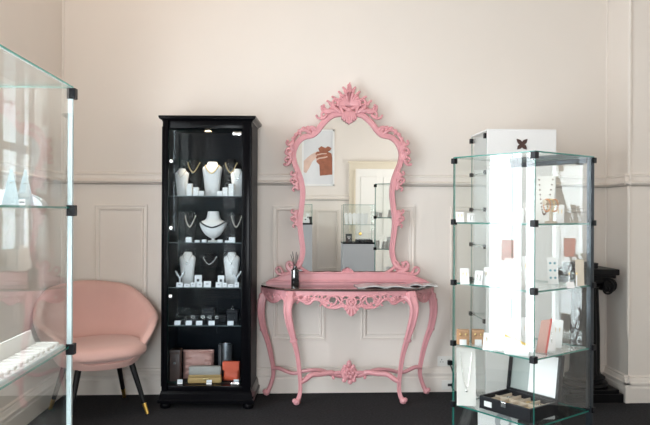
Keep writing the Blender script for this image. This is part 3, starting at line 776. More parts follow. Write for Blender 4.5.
# shelf 1
bust(212, .0, 1, .245, .145, m_white, 'tall white necklace bust in the middle of the top cabinet shelf', 'tall', (m_gold, 'gold bead necklace on the middle white bust of the top cabinet shelf', .90, .66, .0045, True, 0))
bust(181.5, -.02, 1, .195, .10, m_white, 'white bust at the left end of the top cabinet shelf', 'tall', (m_silver, 'fine chain on the left white bust of the top cabinet shelf', .93, .7, .0016, False, .004))
bust(237.5, -.02, 1, .195, .10, m_white, 'white bust at the right end of the top cabinet shelf', 'tall', (m_silver, 'fine pendant chain on the right white bust of the top cabinet shelf', .93, .62, .0016, False, .006))
for u, nm in ((193, 'left'), (230.5, 'right')):
    bust(u, .07, 1, .27, .125, m_blackvel, 'black velvet bust at the back %s of the top cabinet shelf' % nm, 'tall', (m_gold, 'gold bead necklace on the %s black bust of the top shelf' % nm, .90, .64, .0036, True, 0))
for side, us in (('left', (190, 196.5, 202)), ('right', (232, 226, 220.5))):
    for k, (u, h) in enumerate(zip(us, (.085, .06, .035))):
        o = bx((0, 0, h / 2), (.036, .036, h), bev=.002).build('display_block', m_white); o.location = cabw(cx_(u, -.1), -.1, SH[1]); o.rotation_euler.z = CR
        tag(o, '%s white display block of the %s stair on the top cabinet shelf' % (('tallest', 'middle', 'lowest')[k], side), 'display block', group='white display blocks on the top cabinet shelf')
# shelf 2
bust(213, .0, 2, .215, .185, m_white, 'wide white bust with black beads on the second cabinet shelf', 'wide', (m_blackbead, 'black bead necklace on the wide white bust', .66, .47, .006, True, 0))
for u, nm in ((190, 'left'), (236.5, 'right')):
    bust(u, .03, 2, .2, .105, m_blackvel, 'black velvet bust on the %s of the second cabinet shelf' % nm, 'tall', (m_pearl, 'pearl strand on the %s black bust of the second shelf' % nm, .90, .52, .0036, True, 0))
for k, (u, w_, h) in enumerate(((189.5, .04, .034), (198, .03, .014), (205, .03, .018), (221, .034, .018), (228, .028, .012), (233, .042, .036))):
    o = bx((0, 0, h / 2), (w_, .03, h), bev=.002).build('price_block', m_card); o.location = cabw(cx_(u, -.11), -.11, SH[2]); o.rotation_euler.z = CR
    tag(o, 'white price block on the second cabinet shelf, %s from the left' % ('first', 'second', 'third', 'fourth', 'fifth', 'last')[k], 'price block', group='white price blocks on the second cabinet shelf')
# shelf 3
for u, nm in ((187.5, 'left'), (232, 'right')):
    bust(u, .0, 3, .235, .118, m_white, 'tall white bust on the %s of the third cabinet shelf' % nm, 'tall', (m_silver, 'silver pendant chain on the %s white bust of the third shelf' % nm, .93, .70, .0015, False, .006))
bust(210, .03, 3, .225, .12, m_blackvel, 'black velvet bust in the middle of the third cabinet shelf', 'tall', (m_silver, 'silver collar on the middle black bust of the third shelf', .88, .66, .0038, True, 0))
for u, nm in ((180.5, 'left'), (237.5, 'right')):
    o = thing('earring_tree', 'white Y-shaped earring stand on the %s of the third cabinet shelf' % nm, 'earring stand', cabw(cx_(u, -.09), -.09, SH[3]), CR, 'white earring stands on the third shelf')
    bx((0, 0, .005), (.034, .03, .01), bev=.002).build('base', m_acry, o)
    b = MB(); b.tube([(0, 0, .008), (0, 0, .06)], .006, 8)
    for sg in (-1, 1): b.tube([(0, 0, .055), (sg * .014, 0, .078), (sg * .032, 0, .108)], [.006, .006, .004], 8)
    b.build('stem', m_acry, o, smooth=True)
    for sg in (-1, 1):
        b = MB(); b.tube([(sg * .028 + .006 * math.cos(a * .8), -.007, .09 + .008 * math.sin(a * .8)) for a in range(9)], .0015, 5); b.build('earring', m_silver, o)
for k, (u, w_, h, y) in enumerate(((180.5, .045, .03, -.12), (188, .04, .022, -.125), (194, .032, .03, -.115), (199, .05, .08, -.09), (201, .034, .032, -.125), (208.5, .05, .04, -.12), (222, .044, .078, -.09), (220, .04, .034, -.125), (226, .032, .03, -.12), (232, .04, .022, -.125), (238, .03, .034, -.12))):
    o = thing('price_card', 'white price card on the third cabinet shelf, %s from the left' % ('first', 'second', 'third', 'fourth, tall', 'fifth', 'middle', 'taller right', 'seventh', 'eighth', 'ninth', 'last')[k], 'price card', cabw(cx_(u, y), y, SH[3]), CR, 'price cards on the third cabinet shelf')
    b = MB(); b.rings([[Vector((x, yy, z)) for x in (-w_ / 2, w_ / 2)] + [Vector((x, yy + .004, z)) for x in (w_ / 2, -w_ / 2)] for yy, z in ((-.012, 0), (-.002, h))]); b.build('card', m_card, o)
    b = MB(); b.box((0, -.0095, h * .55), (w_ * .35, .002, h * .22), rx=R(-16)); b.build('print', m_ink if h > .05 else m_greybase, o)
# shelf 4: low dark boxes, small jewels and tags
for k, (u, w_, h) in enumerate(((181, .06, .035), (195, .06, .04), (209, .085, .10), (222, .07, .05), (233, .08, .085))):
    o = thing('jewellery_box', 'black jewellery box on the fourth cabinet shelf, %s from the left' % ('first', 'second', 'third, tall', 'fourth', 'last'), 'jewellery box', cabw(cx_(u, .02), .02, SH[4]), CR, 'black jewellery boxes on the fourth cabinet shelf') if False else \
        thing('jewellery_box', 'black jewellery box on the fourth cabinet shelf, %s' % ('first from the left', 'second from the left', 'tall one in the middle', 'second from the right', 'tall one at the right end')[k], 'jewellery box', cabw(cx_(u, .02), .02, SH[4]), CR, 'black jewellery boxes on the fourth cabinet shelf')
    bx((0, 0, h * .35), (w_, .06, h * .7), bev=.004).build('box_base', m_boxblack, o); bx((0, 0, h * .85), (w_ + .002, .062, h * .28), bev=.004).build('lid', m_boxblack, o)
for k, u in enumerate((178.5, 190, 200.5, 213, 232)):
    o = thing('price_tag', 'small white price tag on the front of the fourth cabinet shelf, %s from the left' % ('first', 'second', 'third', 'fourth', 'fifth')[k], 'price tag', cabw(cx_(u, -.125), -.125, SH[4]), CR, 'price tags on the fourth cabinet shelf')
    b = MB(); b.rings([[Vector((x, yy, z)) for x in (-.021, .021)] + [Vector((x, yy + .003, z)) for x in (.021, -.021)] for yy, z in ((-.008, 0), (.002, .028))]); b.build('card', m_acry, o)
for k, (u, z0) in enumerate(((194, 0), (204, 0), (211, 0), (218, 0))):
    o = thing('brooch', 'silver brooch among black boxes on the fourth cabinet shelf, %s from the left' % ('first', 'second', 'third', 'fourth')[k], 'brooch', cabw(cx_(u, -.07), -.07, SH[4]), CR, 'silver brooches on the fourth cabinet shelf')
    bx((0, 0, .02), (.03, .012, .04), bev=.002).build('holder', m_boxblack, o)
    b = MB()
    for q in range(5 + k % 2): b.ball((.011 * math.cos(q * 1.2 + k), -.009, .046 + .009 * math.sin(q * 1.2 + k)), .005 + .001 * (q % 2), 6)
    b.build('jewel', m_silver, o, smooth=True)
o = thing('ring', 'silver ring on top of the tall black box at right of fourth shelf', 'ring', cabw(cx_(233, .02), .02, SH[4] + .085 * .99), CR)
b = MB(); b.tube([(.009 * math.cos(a * PI / 6), 0, .0105 + .009 * math.sin(a * PI / 6)) for a in range(12)], .0015, 5, close=True); b.build('band', m_silver, o); b = MB(); b.ball((0, 0, .024), .005, 6); b.build('stone', m_silver, o)
# bottom of the cabinet: handbags
def cabthing(name, u, y, label, cat, rz=0.0, group=None, z=0): return thing(name, label, cat, cabw(cx_(u, y), y, SH[5] + z), CR + rz, group)
o = cabthing('leather_case', 176.5, -.04, 'narrow brown leather case standing at left of the cabinet floor', 'case')
bx((0, 0, .11), (.072, .09, .22), bev=.008).build('body', m_brown, o, smooth=True); bx((0, 0, .205), (.076, .094, .03), bev=.006).build('cap', m_brown, o, smooth=True)
b = MB(); b.tube([(0, -.046, .13), (0, -.052, .13)], .009, 10); b.build('stud', m_silver, o)
def clutch(o, w_, h, d, m, folds=5, ph=0.0, flapm=None, wave=.006):
    b = MB(); nx = 16; nz = 10
    def surf(i, j, s):
        x = -w_ / 2 + w_ * i / nx; t = j / nz; z = h * t
        e = min(1, (1 - abs(2 * i / nx - 1)) * 5) * min(1, (1 - abs(2 * t - 1)) * 4)
        return Vector((x, s * (d / 2 * e ** .5 + .004) + (wave * math.sin(t * folds * 2 * PI + ph + x * 14) if s < 0 else 0), z))
    A = [[b.v(surf(i, j, -1)) for i in range(nx + 1)] for j in range(nz + 1)]; B = [[b.v(surf(i, j, 1)) for i in range(nx + 1)] for j in range(nz + 1)]
    for j in range(nz):
        for i in range(nx):
            b.f([A[j][i], A[j][i + 1], A[j + 1][i + 1], A[j + 1][i]]); b.f([B[j][i], B[j + 1][i], B[j + 1][i + 1], B[j][i + 1]])
        b.f([A[j][0], A[j + 1][0], B[j + 1][0], B[j][0]]); b.f([A[j][nx], B[j][nx], B[j + 1][nx], A[j + 1][nx]])
    for i in range(nx):
        b.f([A[0][i], B[0][i], B[0][i + 1], A[0][i + 1]]); b.f([A[nz][i], A[nz][i + 1], B[nz][i + 1], B[nz][i]])
    return b.build('body', m, o, smooth=True)
o = cabthing('clutch_bag', 199, .02, 'pleated blush pink clutch bag leaning in the bottom of the cabinet', 'bag', R(4))
clutch(o, .215, .20, .05, m_blush, 5)
b = MB(); b.box((0, -.002, .197), (.218, .03, .012), bev=.004); b.build('top_seam', m_blush, o)
o = cabthing('folded_wallet', 206.5, -.10, 'mustard and grey folded wallet in front of the blush pink clutch', 'wallet', R(3))
bx((0, 0, .022), (.235, .07, .044), bev=.014).build('body', m_gclutch, o, smooth=True)
b = MB(); b.box((0, .004, .082), (.225, .056, .066), bev=.016, rx=R(-8)); b.build('flap', m_greyl, o, smooth=True)
b = MB(); b.box((0, -.006, .052), (.222, .06, .012), bev=.004); b.build('edge_band', m_gclutch, o, smooth=True)
b = MB(); b.box((.01, -.037, .03), (.04, .006, .014), bev=.002); b.build('clasp', m_gold, o)
o = cabthing('silver_cuff', 225.5, .05, 'dark open cuff stand with silver rim at back right of the cabinet floor', 'cuff')
b = MB(); b.mi = 0
N_ = 20
b.rings([[Vector((r_ * math.cos(a), r_ * .8 * math.sin(a), z)) for r_, z in ((.05, 0), (.05, .235), (.044, .24), (.043, .235), (.043, 0))] for a in [R(-60) + R(300) * i / N_ for i in range(N_ + 1)]]); b.build('shell', m_cuff, o, smooth=True)
b = MB(); b.tube([(.047 * math.cos(a), .038 * math.sin(a), .24) for a in [R(-60) + R(300) * i / N_ for i in range(N_ + 1)]], .004, 6); b.build('rim', m_silver, o, smooth=True)
o = cabthing('small_clutch', 233, -.06, 'small coral orange clutch bag at the right of the cabinet floor', 'bag', R(-5))
clutch(o, .115, .14, .05, m_coral, 2, 1.5, wave=.002)
b = MB(); b.prism([(-.058, .142), (.058, .142), (.058, .085), (.0, .06), (-.058, .085)], lambda x, z, h: Vector((x, -.031 - h, z)), 0, .006); b.build('flap', m_coral, o)
for k, (u, y) in enumerate(((181.5, -.14), (211, -.15), (219, -.08), (238, -.13))):
    o = cabthing('price_tag', u, y, 'small white price tag on the cabinet floor, %s' % ('below the brown case', 'before the folded wallet', 'behind the wallet end', 'before the coral clutch')[k], 'price tag', 0, 'price tags on the cabinet floor')
    b = MB(); b.rings([[Vector((x, yy, z)) for x in (-.018, .018)] + [Vector((x, yy + .003, z)) for x in (.018, -.018)] for yy, z in ((-.008, 0), (.002, .028))]); b.build('card', m_card, o)

# ============================================================= armchair
ch = thing('tub_chair', 'blush pink velvet tub armchair with black brass-tipped legs', 'chair', (-1.285, -.44, 0), R(32))
def rim(th):                     # th = 0 at the back, pi at the front
    a = abs(th)
    if a < R(35): return .845 - .02 * (a / R(35)) ** 2
    if a < R(105): t = (a - R(35)) / R(70); return .825 - .215 * (3 * t * t - 2 * t ** 3)
    t = min((a - R(105)) / R(45), 1); return .61 - .24 * (3 * t * t - 2 * t ** 3)
NT, NV = 64, 12
def shell(th, t, inset):
    zt_ = rim(th) - inset * .25; z = .325 + (zt_ - .325) * t
    k = min(1, (z - .30) / .22)
    fl = .055 * math.sin(min(abs(th), PI) ) ** 2 * min(1, max(0, (z - .42) / .2))
    rx = (.215 + .13 * k ** .6 + .035 * max(0, (z - .5)) / .35) + fl - inset
    ry = (.205 + .115 * k ** .6 + .03 * max(0, (z - .5)) / .35) - inset
    bk = .05 * max(0, math.cos(th)) * max(0, (z - .45))/.4
    return Vector((rx * math.sin(th), (ry + bk) * math.cos(th), z))
b = MB(); outer = []; inner = []
for j in range(NV + 1): outer.append([b.v(shell(2 * PI * i / NT - PI, j / NV, 0)) for i in range(NT)])
for j in range(NV + 1): inner.append([b.v(shell(2 * PI * i / NT - PI, j / NV, .058)) for i in range(NT)])
rimv = [b.v((shell(2 * PI * i / NT - PI, 1, .0) + shell(2 * PI * i / NT - PI, 1, .058)) / 2 + Vector((0, 0, .022))) for i in range(NT)]
def bridge(A, B):
    for i in range(NT): b.f([A[i], A[(i + 1) % NT], B[(i + 1) % NT], B[i]])
for j in range(NV): bridge(outer[j], outer[j + 1]); bridge(inner[j + 1], inner[j])
bridge(outer[NV], rimv); bridge(rimv, inner[NV])
b.f(list(reversed(outer[0]))); b.f(inner[0])
so = b.build('shell', m_pinkvelvet, ch, smooth=True, ang=80)
sm = so.modifiers.new('soften', 'SUBSURF'); sm.levels = 1; sm.render_levels = 2
b = MB()
b.loft([(z, rx, ry, 0, -.03) for z, rx, ry in ((.37, .22, .20), (.392, .25, .235), (.402, .285, .275), (.425, .292, .284), (.455, .288, .278), (.474, .265, .252), (.484, .21, .2), (.488, .10, .09))], 40, 2.6)
b.build('seat_cushion', m_pinkvelvet, ch, smooth=True, ang=80)
for sx in (-1, 1):
    for sy in (-1, 1):
        a, c = Vector((sx * .17, sy * .15, .345)), Vector((sx * .255, sy * .235, 0))
        b = MB(); b.tube([a, a.lerp(c, .80)], [.021, .0145], 14); lg = b.build('leg', m_blackleg, ch, smooth=True)
        b = MB(); b.tube([a.lerp(c, .795), c], [.0152, .0115], 14); b.build('leg_tip', m_brass, lg, smooth=True)['label'] = 'brass leg tip'

# ======================================================= left glass case
lc = W(73, 212, 0); q = ray(73, 212); tt = -.88 / q.x; yb = CAM.y + q.y * tt
XA, YA = -.88, yb
XW, YD = .42, .86
lg = thing('glass_showcase', 'frameless glass showcase cut off by the left picture edge', 'display case', (XA - XW / 2, YA - YD / 2, 0))
LO = Vector(lg.location)
z1 = 1.35 + (212.5 - 90) / F * tt; zs1 = 1.35 + (212.5 - 208) / F * tt; zs2 = 1.35 - (346.5 - 212.5) / F * tt; zs3 = .30
ZB = .18
T = .006
pane(lg, 'side_pane', (XW / 2 - T / 2, 0, (z1 + ZB) / 2), (T, YD, z1 - ZB), edge=m_edge_lit)
pane(lg, 'side_pane', (-XW / 2 + T / 2, 0, (z1 + ZB) / 2), (T, YD, z1 - ZB), edge=m_edge_lit)
pane(lg, 'back_pane', (0, YD / 2 - T / 2, (z1 + ZB) / 2), (XW - 2 * T, T, z1 - ZB), edge=m_edge_lit)
pane(lg, 'front_pane', (0, -YD / 2 + T / 2, (z1 + ZB) / 2), (XW - 2 * T, T, z1 - ZB), edge=m_edge_lit)
pane(lg, 'top_pane', (0, 0, z1 + .004), (XW, YD, .008), edge=m_edge_teal)
for z in (zs1, zs2, zs3): pane(lg, 'shelf', (0, 0, z - .004), (XW - 2 * T - .002, YD - 2 * T - .002, .008), edge=m_edge_teal)
b = MB(); b.box((0, 0, ZB / 2), (XW, YD, ZB), bev=.004); b.build('base', m_blackwood, lg)
b = MB(); b.box((XW / 2 - .008, YD / 2 - .008, (z1 + ZB) / 2), (.018, .018, z1 - ZB)); b.build('corner_glint', m_edge_lit, lg)['label'] = 'polished corner strip, pale with painted window light'  # added strip: light caught in the glass corner, put in as pale colour
for z in (z1 - .022, zs1 - .016, zs2 - .014, zs3):
    for sx in (-1, 1):
        for sy in (-1, 1): clip(lg, (sx * (XW / 2 - .004), sy * (YD / 2 - .004), z), s=(.034, .034, .044))
def lthing(name, x, y, z, label, cat, rz=0.0, group=None): return thing(name, label, cat, (LO.x + x, LO.y + y, z), rz, group)
for k, (u, t) in enumerate(((11, 2.45), (25, 2.5))):
    pp = D(u, t); o = thing('ring_cone', 'pale blue pointed ring cone on the left glass case shelf, %s of two' % ('left', 'right')[k], 'ring stand', (pp.x, pp.y, zs1), R(20), 'pale blue ring cones')
    b = MB(); b.rings([[Vector((sx * r_, sy * r_ * .8, z)) for sx, sy in ((-1, -1), (1, -1), (1, 1), (-1, 1))] for r_, z in ((.032, 0), (.031, .004), (.004, .135), (.001, .138))]); b.build('cone', m_bluecone, o)
    b = MB(); rr = .014; b.tube([(rr * math.cos(a * PI / 8), rr * .8 * math.sin(a * PI / 8), .085) for a in range(16)], .0018, 5, close=True); b.build('ring', m_silver, o)
pp = D(22, 2.38); o = thing('price_card', 'tiny white price card before the pale blue ring cones', 'price card', (pp.x, pp.y, zs1)); bx((0, 0, .012), (.024, .003, .024)).build('card', m_card, o)
b = MB(); b.rings([[Vector((x, -.0025, z)) for x in (-.008, .008)] + [Vector((x, -.0015, z)) for x in (.008, -.008)] for z in (.010, .015)]); b.build('print', m_ink, o)
# curved white bracelet ramp behind the cones
pp = D(22, 2.62); o = thing('bracelet_ramp', 'curved white bracelet ramp at the back of the left glass case', 'display ramp', (pp.x - .08, pp.y - .0, zs1))
b = MB(); n = 16; pr = [(.17 * math.cos(PI * i / n), .062 * math.sin(PI * i / n)) for i in range(n + 1)]
b.rings([[Vector((x, y, z)) for x, z in pr] for y in (-.03, .03)]); b.build('ramp', m_acry, o, smooth=True)
b = MB(); b.tube([(.172 * math.cos(R(20 + 140 * i / 14)), -.01 + .004 * math.sin(i * 2), .063 * math.sin(R(20 + 140 * i / 14)) + .002) for i in range(15)], .003, 6); b.build('bracelet', m_silver, o, smooth=True)
# long ring tray on lower shelf
o = lthing('ring_tray', .10, .08, zs2, 'long white ring tray with raised back on the lower left glass shelf', 'tray')
b = MB(); b.box((.03, 0, .006), (.12, .62, .012), bev=.003); b.build('tray_base', m_acry, o)
b = MB(); b.box((-.035, 0, .035), (.012, .62, .07), bev=.003, ry=R(-14)); b.build('back_board', m_white, o)
for i in range(12):
    b = MB(); b.box((.035, -.28 + i * .051, .018), (.085, .03, .016), bev=.006); b.build('ring_roll', m_white, o, smooth=True)
for k, (x, y) in enumerate(((-.05, -.13), (-.06, -.04), (-.07, .05))):
    o = lthing('ring_box', x, y, zs2, 'small white ring box behind the ring tray, %s' % ('nearest', 'middle', 'farthest')[k], 'ring box', 0, 'white ring boxes in the left glass case')
    bx((0, 0, .022), (.055, .055, .044), bev=.005).build('box_base', m_white, o); bx((-.025, 0, .062), (.01, .055, .04), bev=.003).build('lid', m_white, o)
pp = D(19, 2.45); o = thing('price_card', 'white upright card on the lowest shelf of the left glass case', 'price card', (pp.x, pp.y, zs3), R(15))
b = MB(); b.rings([[Vector((x, yy, z)) for x in (-.02, .02)] + [Vector((x, yy + .004, z)) for x in (.02, -.02)] for yy, z in ((-.02, 0), (.01, .1))]); b.build('card', m_card, o)

# =================================================== right glass showcase
HS = .485; HR = R(34.1)
Fp = D(534.5, 3.0); Fp.z = 0
ex = Vector((math.cos(HR), math.sin(HR), 0)); ey = Vector((-math.sin(HR), math.cos(HR), 0))
HO = Fp + (ex + ey) * HS / 2
hx = thing('corner_showcase', 'square glass showcase standing corner-on before the white tower', 'display case', HO, HR)
zt_ = 1.629; HZ = {'A': 1.305, 'B': .998, 'C': .689, 'D': .380}
h2 = HS / 2; HB = .07
pane(hx, 'left_pane', (-h2 + .003, 0, (zt_ + HB) / 2), (.006, HS, zt_ - HB))
pane(hx, 'right_pane', (0.003, -h2 + .003, (zt_ + HB) / 2), (HS - .008, .006, zt_ - HB))
pane(hx, 'back_pane', (h2 - .016, 0.003, (zt_ + HB) / 2), (.005, HS - .02, zt_ - HB))
pane(hx, 'rear_pane', (0, h2 - .003, (zt_ + HB) / 2), (HS - .016, .006, zt_ - HB))
pane(hx, 'top_pane', (0, 0, zt_ + .003), (HS, HS, .006))
for k in 'ABCD': pane(hx, 'shelf', (-.004, 0, HZ[k] - .004), (HS - .034, HS - .016, .008))
b = MB(); b.box((0, 0, HB / 2), (HS, HS, HB), bev=.004); b.build('base', m_blackwood, hx)
b = MB(); b.box((h2 - .012, -h2 + .012, (zt_ + HB) / 2), (.026, .026, zt_ - HB), bev=.003); b.build('post', m_alu, hx)['label'] = 'dark aluminium corner post'
b = MB(); b.box((h2 - .012, .005, zt_ - .014), (.024, HS - .05, .026), bev=.003); b.build('top_rail', m_alu, hx)['label'] = 'dark aluminium top rail'
b = MB(); b.box((h2 - .05, -h2 + .05, zt_ - .03), (.05, .016, .012), bev=.003); b.build('hinge', m_clip, hx)
for z in (zt_ - .014, HZ['A'], HZ['B'], HZ['C'], HZ['D']):
    for sx, sy in ((-1, -1), (-1, 1), (1, -1), (1, 1)):
        clip(hx, (sx * (h2 - .003), sy * (h2 - .003), z), s=(.028, .028, .032) if (sx, sy) == (-1, -1) else (.024, .024, .028))
def hthing(name, u, t, k, label, cat, rz=0.0, group=None):
    p_ = D(u, t); return thing(name, label, cat, (p_.x, p_.y, HZ[k] if isinstance(k, str) else k), rz, group)
def easel(o, w_, h, m=m_card, lean=.3, d=.004, name='card'):
    b = MB(); y1 = h * lean
    b.rings([[Vector((x, yy, z)) for x in (-w_ / 2, w_ / 2)] + [Vector((x, yy + d, z)) for x in (w_ / 2, -w_ / 2)] for yy, z in ((-y1 / 2, 0), (y1 / 2, h))])
    # the strut behind
    b.rings([[Vector((x, yy, z)) for x in (-w_ * .12, w_ * .12)] + [Vector((x, yy + d * .7, z)) for x in (w_ * .12, -w_ * .12)] for yy, z in ((y1 / 2 + h * .3, 0), (y1 * .3 + d * .6, h * .8))])
    return b.build(name, m, o)
def studs(o, w_, h, m, rows=1, lean=.3, r=.003):
    for sx in (-1, 1):
        for q in range(rows):
            zz = h * (.7 - .25 * q); yy = -h * lean / 2 + h * lean * zz / h
            b = MB(); b.ball((sx * w_ * .2, yy - .002, zz), r, 6); b.tube([(sx * w_ * .2, yy - .003, zz), (sx * w_ * .2, yy - .004, zz - h * .18)], r * .5, 5); b.build('earring', m, o, smooth=True)
G = {'A': 'white earring cards on the top glass shelf', 'B': 'white earring cards on the second glass shelf', 'C': 'white earring cards on the third glass shelf'}
SN = {'A': 'top', 'B': 'second', 'C': 'third'}
RZ = R(-8)
ORD = ('first', 'second', 'third', 'fourth', 'fifth', 'sixth', 'seventh', 'eighth', 'ninth', 'tenth')
cards = {'A': [(460, 3.33, .040, .052, RZ), (471, 3.3, .036, .046, RZ), (498, 3.22, .05, .075, R(-25)), (508, 3.3, .05, .09, R(20)), (519, 3.2, .045, .07, R(-20)), (528, 3.25, .04, .1, R(10)), (560, 3.35, .04, .09, R(-30))],
         'B': [(465, 3.3, .044, .078, RZ), (479, 3.28, .04, .068, R(-35)), (488, 3.27, .045, .085, R(-35)), (499, 3.2, .05, .11, R(15)), (510, 3.3, .05, .13, R(-15)), (520, 3.18, .045, .1, R(20)), (528, 3.28, .05, .14, R(-10))],
         'C': [(489, 3.22, .05, .08, R(-30)), (498, 3.2, .05, .12, R(15)), (509, 3.28, .055, .14, R(-15)), (519, 3.16, .05, .11, R(20)), (528, 3.25, .05, .15, R(0)), (550, 3.22, .055, .12, R(-20)), (558, 3.3, .05, .13, R(-35))]}
for k, L_ in cards.items():
    for i, (u, t, w_, h, rz) in enumerate(L_):
        o = hthing('earring_card', u, t, k, 'white earring card on the %s shelf of the corner-on glass case, %s from the left' % (SN[k], ORD[i]), 'earring card', rz, G[k])
        easel(o, w_, h); studs(o, w_, h, m_silver if i % 2 else m_gold, 1 + i % 2)
o = hthing('bracelet_stand', 551, 3.28, 'A', 'beige T-bar with orange bead bracelets on the top glass shelf', 'bracelet stand', R(25))
b = MB(); b.lathe([(.03, 0), (.03, .006), (.008, .01), (.007, .09), (.001, .09)], n=14); b.build('stem', m_beige, o, smooth=True)
b = MB(); b.tube([(-.045, 0, .1), (.045, 0, .1)], .014, 12); b.build('bar', m_beige, o, smooth=True)
for i, m in enumerate((m_orangebead, m_gold, m_orangebead)):
    b = MB(); xx = -.028 + .026 * i
    for q in range(16): a = q * PI / 8; b.ball((xx, .022 * math.cos(a), .094 + .03 * math.sin(a) - .008), .0042, 6)
    b.build('bracelet', m, o, smooth=True)
o = hthing('necklace_easel', 545, 3.42, 'A', 'tall white necklace easel at back of the top glass shelf', 'necklace stand', R(-30))
easel(o, .09, .24, m_white, .3)
b = MB()
for i in range(22):
    a = i / 21; b.ball((-.034 + .068 * a, -.036 + .072 * (.92 - .75 * math.sin(a * PI) ) - .006, .24 * (.92 - .75 * math.sin(a * PI))), .0038, 6)
b.build('bead_strand', m_brownbead, o, smooth=True)
o = hthing('print_card', 553, 3.35, 'B', 'white card with blue dots on the second glass shelf', 'card', R(-12)); easel(o, .05, .13)
for i in range(3):
    for j in range(2):
        zz = .03 + .036 * i; b = MB(); b.ball((-.011 + .022 * j, -.0195 + .3 * zz - .001, zz), .006, 8, sy=.35); b.build('dot', m_bluep, o, smooth=True)
o = hthing('print_card', 580, 3.28, 'B', 'tall tan card on the second glass shelf beside the dark post', 'card', R(-20)); easel(o, .04, .125, m_beige)
for k, u in enumerate((569.5, 577)):
    o = hthing('earring_post', u, 3.2, 'B', '%s slim earring post with gold ball on the second glass shelf' % ('left', 'right')[k], 'earring stand', 0, 'slim earring posts')
    b = MB(); b.lathe([(.014, 0), (.014, .004), (.003, .006), (.003, .06)], n=12); b.build('stem', m_acry, o, smooth=True)
    b = MB(); b.ball((0, 0, .064), .006, 8); b.build('earring', m_gold, o, smooth=True)
o = hthing('price_card', 571, 3.14, 'B', 'white price card at the right front of the second glass shelf', 'price card', R(10)); easel(o, .04, .03)
for k, (u, t) in enumerate(((463.5, 3.36), (478.5, 3.36))):
    o = hthing('earring_block', u, t, 'C', 'light wooden block with stud earrings on the third glass shelf, %s' % ('at the left corner', 'second from the left')[k], 'earring block', R(-12), 'wooden earring blocks')
    bx((0, 0, .037), (.062, .04, .074), bev=.003).build('block', m_wood, o)
    for sx in (-1, 1): b = MB(); b.ball((sx * .014, -.022, .052), .005, 8, sz=1.6); b.build('earring', m_gold, o, smooth=True)
    bx((0, -.026, .014), (.034, .006, .028)).build('label_card', m_card, o)
o = hthing('print_card', 543, 3.16, 'C', 'pink card with a red slanting edge on the third glass shelf', 'card', R(-20))
b = MB(); b.prism([(-.03, 0), (.02, 0), (.045, .16), (-.005, .15)], lambda x, z, h: Vector((x, h + z * .12, z)), 0, .004); b.build('card', m_blush, o)
b = MB(); b.prism([(.012, 0), (.021, 0), (.046, .161), (.037, .161)], lambda x, z, h: Vector((x, h + z * .12, z)), -.003, .006); b.build('red_edge', m_redprint, o)
o = hthing('strip_reflection', 516, 3.1, 'C', 'yellow strip painted as a slanting reflection low among white cards on third glass shelf', 'card', R(-30))
b = MB(); b.prism([(-.05, .085), (.06, .045), (.06, .055), (-.05, .095)], lambda x, z, h: Vector((x, h, z)), 0, .003); b.build('strip', m_yellow, o)  # line mirrored in the pane, built here as a coloured strip
b = MB(); b.prism([(-.05, 0), (.06, 0), (.06, .05), (-.05, .09)], lambda x, z, h: Vector((x, h, z)), .003, .006); b.build('card', m_card, o)
# bottom shelf
o = hthing('necklace_easel', 467, 3.38, 'D', 'white necklace easel with a silver chain at left of the lowest glass shelf', 'necklace stand', R(-10))
easel(o, .095, .28, m_white, .22)
b = MB(); pts = []
for i in range(25):
    a = i / 24; zz = .28 * (.93 - .62 * math.sin(a * PI)); pts.append((-.03 + .06 * a, -.031 + .22 * zz - .003, zz))
b.tube(pts, .0013, 6); b.build('chain', m_silver, o, smooth=True)
b = MB(); b.ball((0, -.031 + .22 * .07 - .004, .072), .006, 8, sy=.5); b.build('pendant', m_silver, o, smooth=True)
# open black jewellery box
bo = thing('open_jewellery_box', 'open black jewellery box with white-lined lid on the lowest glass shelf', 'jewellery box', HO + ex * -.075 + ey * -.035 + Vector((0, 0, HZ['D'])), HR)
bl, bw, bh = .30, .22, .062
b = MB(); b.box((0, 0, .004), (bw, bl, .008))
for sx in (-1, 1): b.box((sx * (bw / 2 - .006), 0, bh / 2), (.012, bl, bh), bev=.003)
for sy in (-1, 1): b.box((0, sy * (bl / 2 - .006), bh / 2), (bw - .02, .012, bh), bev=.003)
b.build('box_base', m_boxblack, bo)
b = MB(); b.box((0, 0, .022), (bw - .024, bl - .024, .028))
for i in range(5): b.box((0, -.112 + i * .056, .042), (bw - .026, .008, .016), bev=.003)
b.box((.0, 0, .042), (.006, bl - .026, .016)); b.build('tray_insert', m_beige, bo)['label'] = 'beige compartment tray'
for i, (x, y) in enumerate(((-.05, -.085), (-.05, -.03), (-.05, .03), (.045, -.085), (.045, -.03), (.045, .085))):
    b = MB(); b.tube([(x + .014 * math.cos(a * PI / 6), y + .014 * math.sin(a * PI / 6), .040) for a in range(12)], .003, 5, close=True); b.build('trinket', m_silver if i % 2 else m_gold, bo, smooth=True)
b = MB(); b.box((-bw / 2 - .003, .0, bh - .012), (.006, .03, .024), bev=.002); b.build('clasp', m_chrome, bo)
b = MB(); b.box((-bw / 2 - .002, .095, .03), (.003, .045, .026)); b.build('price_label', m_card, bo)
lid = MB(); LX = bw / 2 + .004; LH = .225; lean = R(8)
def lidp(y, z, d): return Vector((LX + z * math.sin(lean) + d * math.cos(lean), y, bh - .004 + z * math.cos(lean) - d * math.sin(lean)))
lid.prism([(-bl / 2, 0), (bl / 2, 0), (bl / 2, LH), (-bl / 2, LH)], lambda y, z, h: lidp(y, z, h), .008, .02)
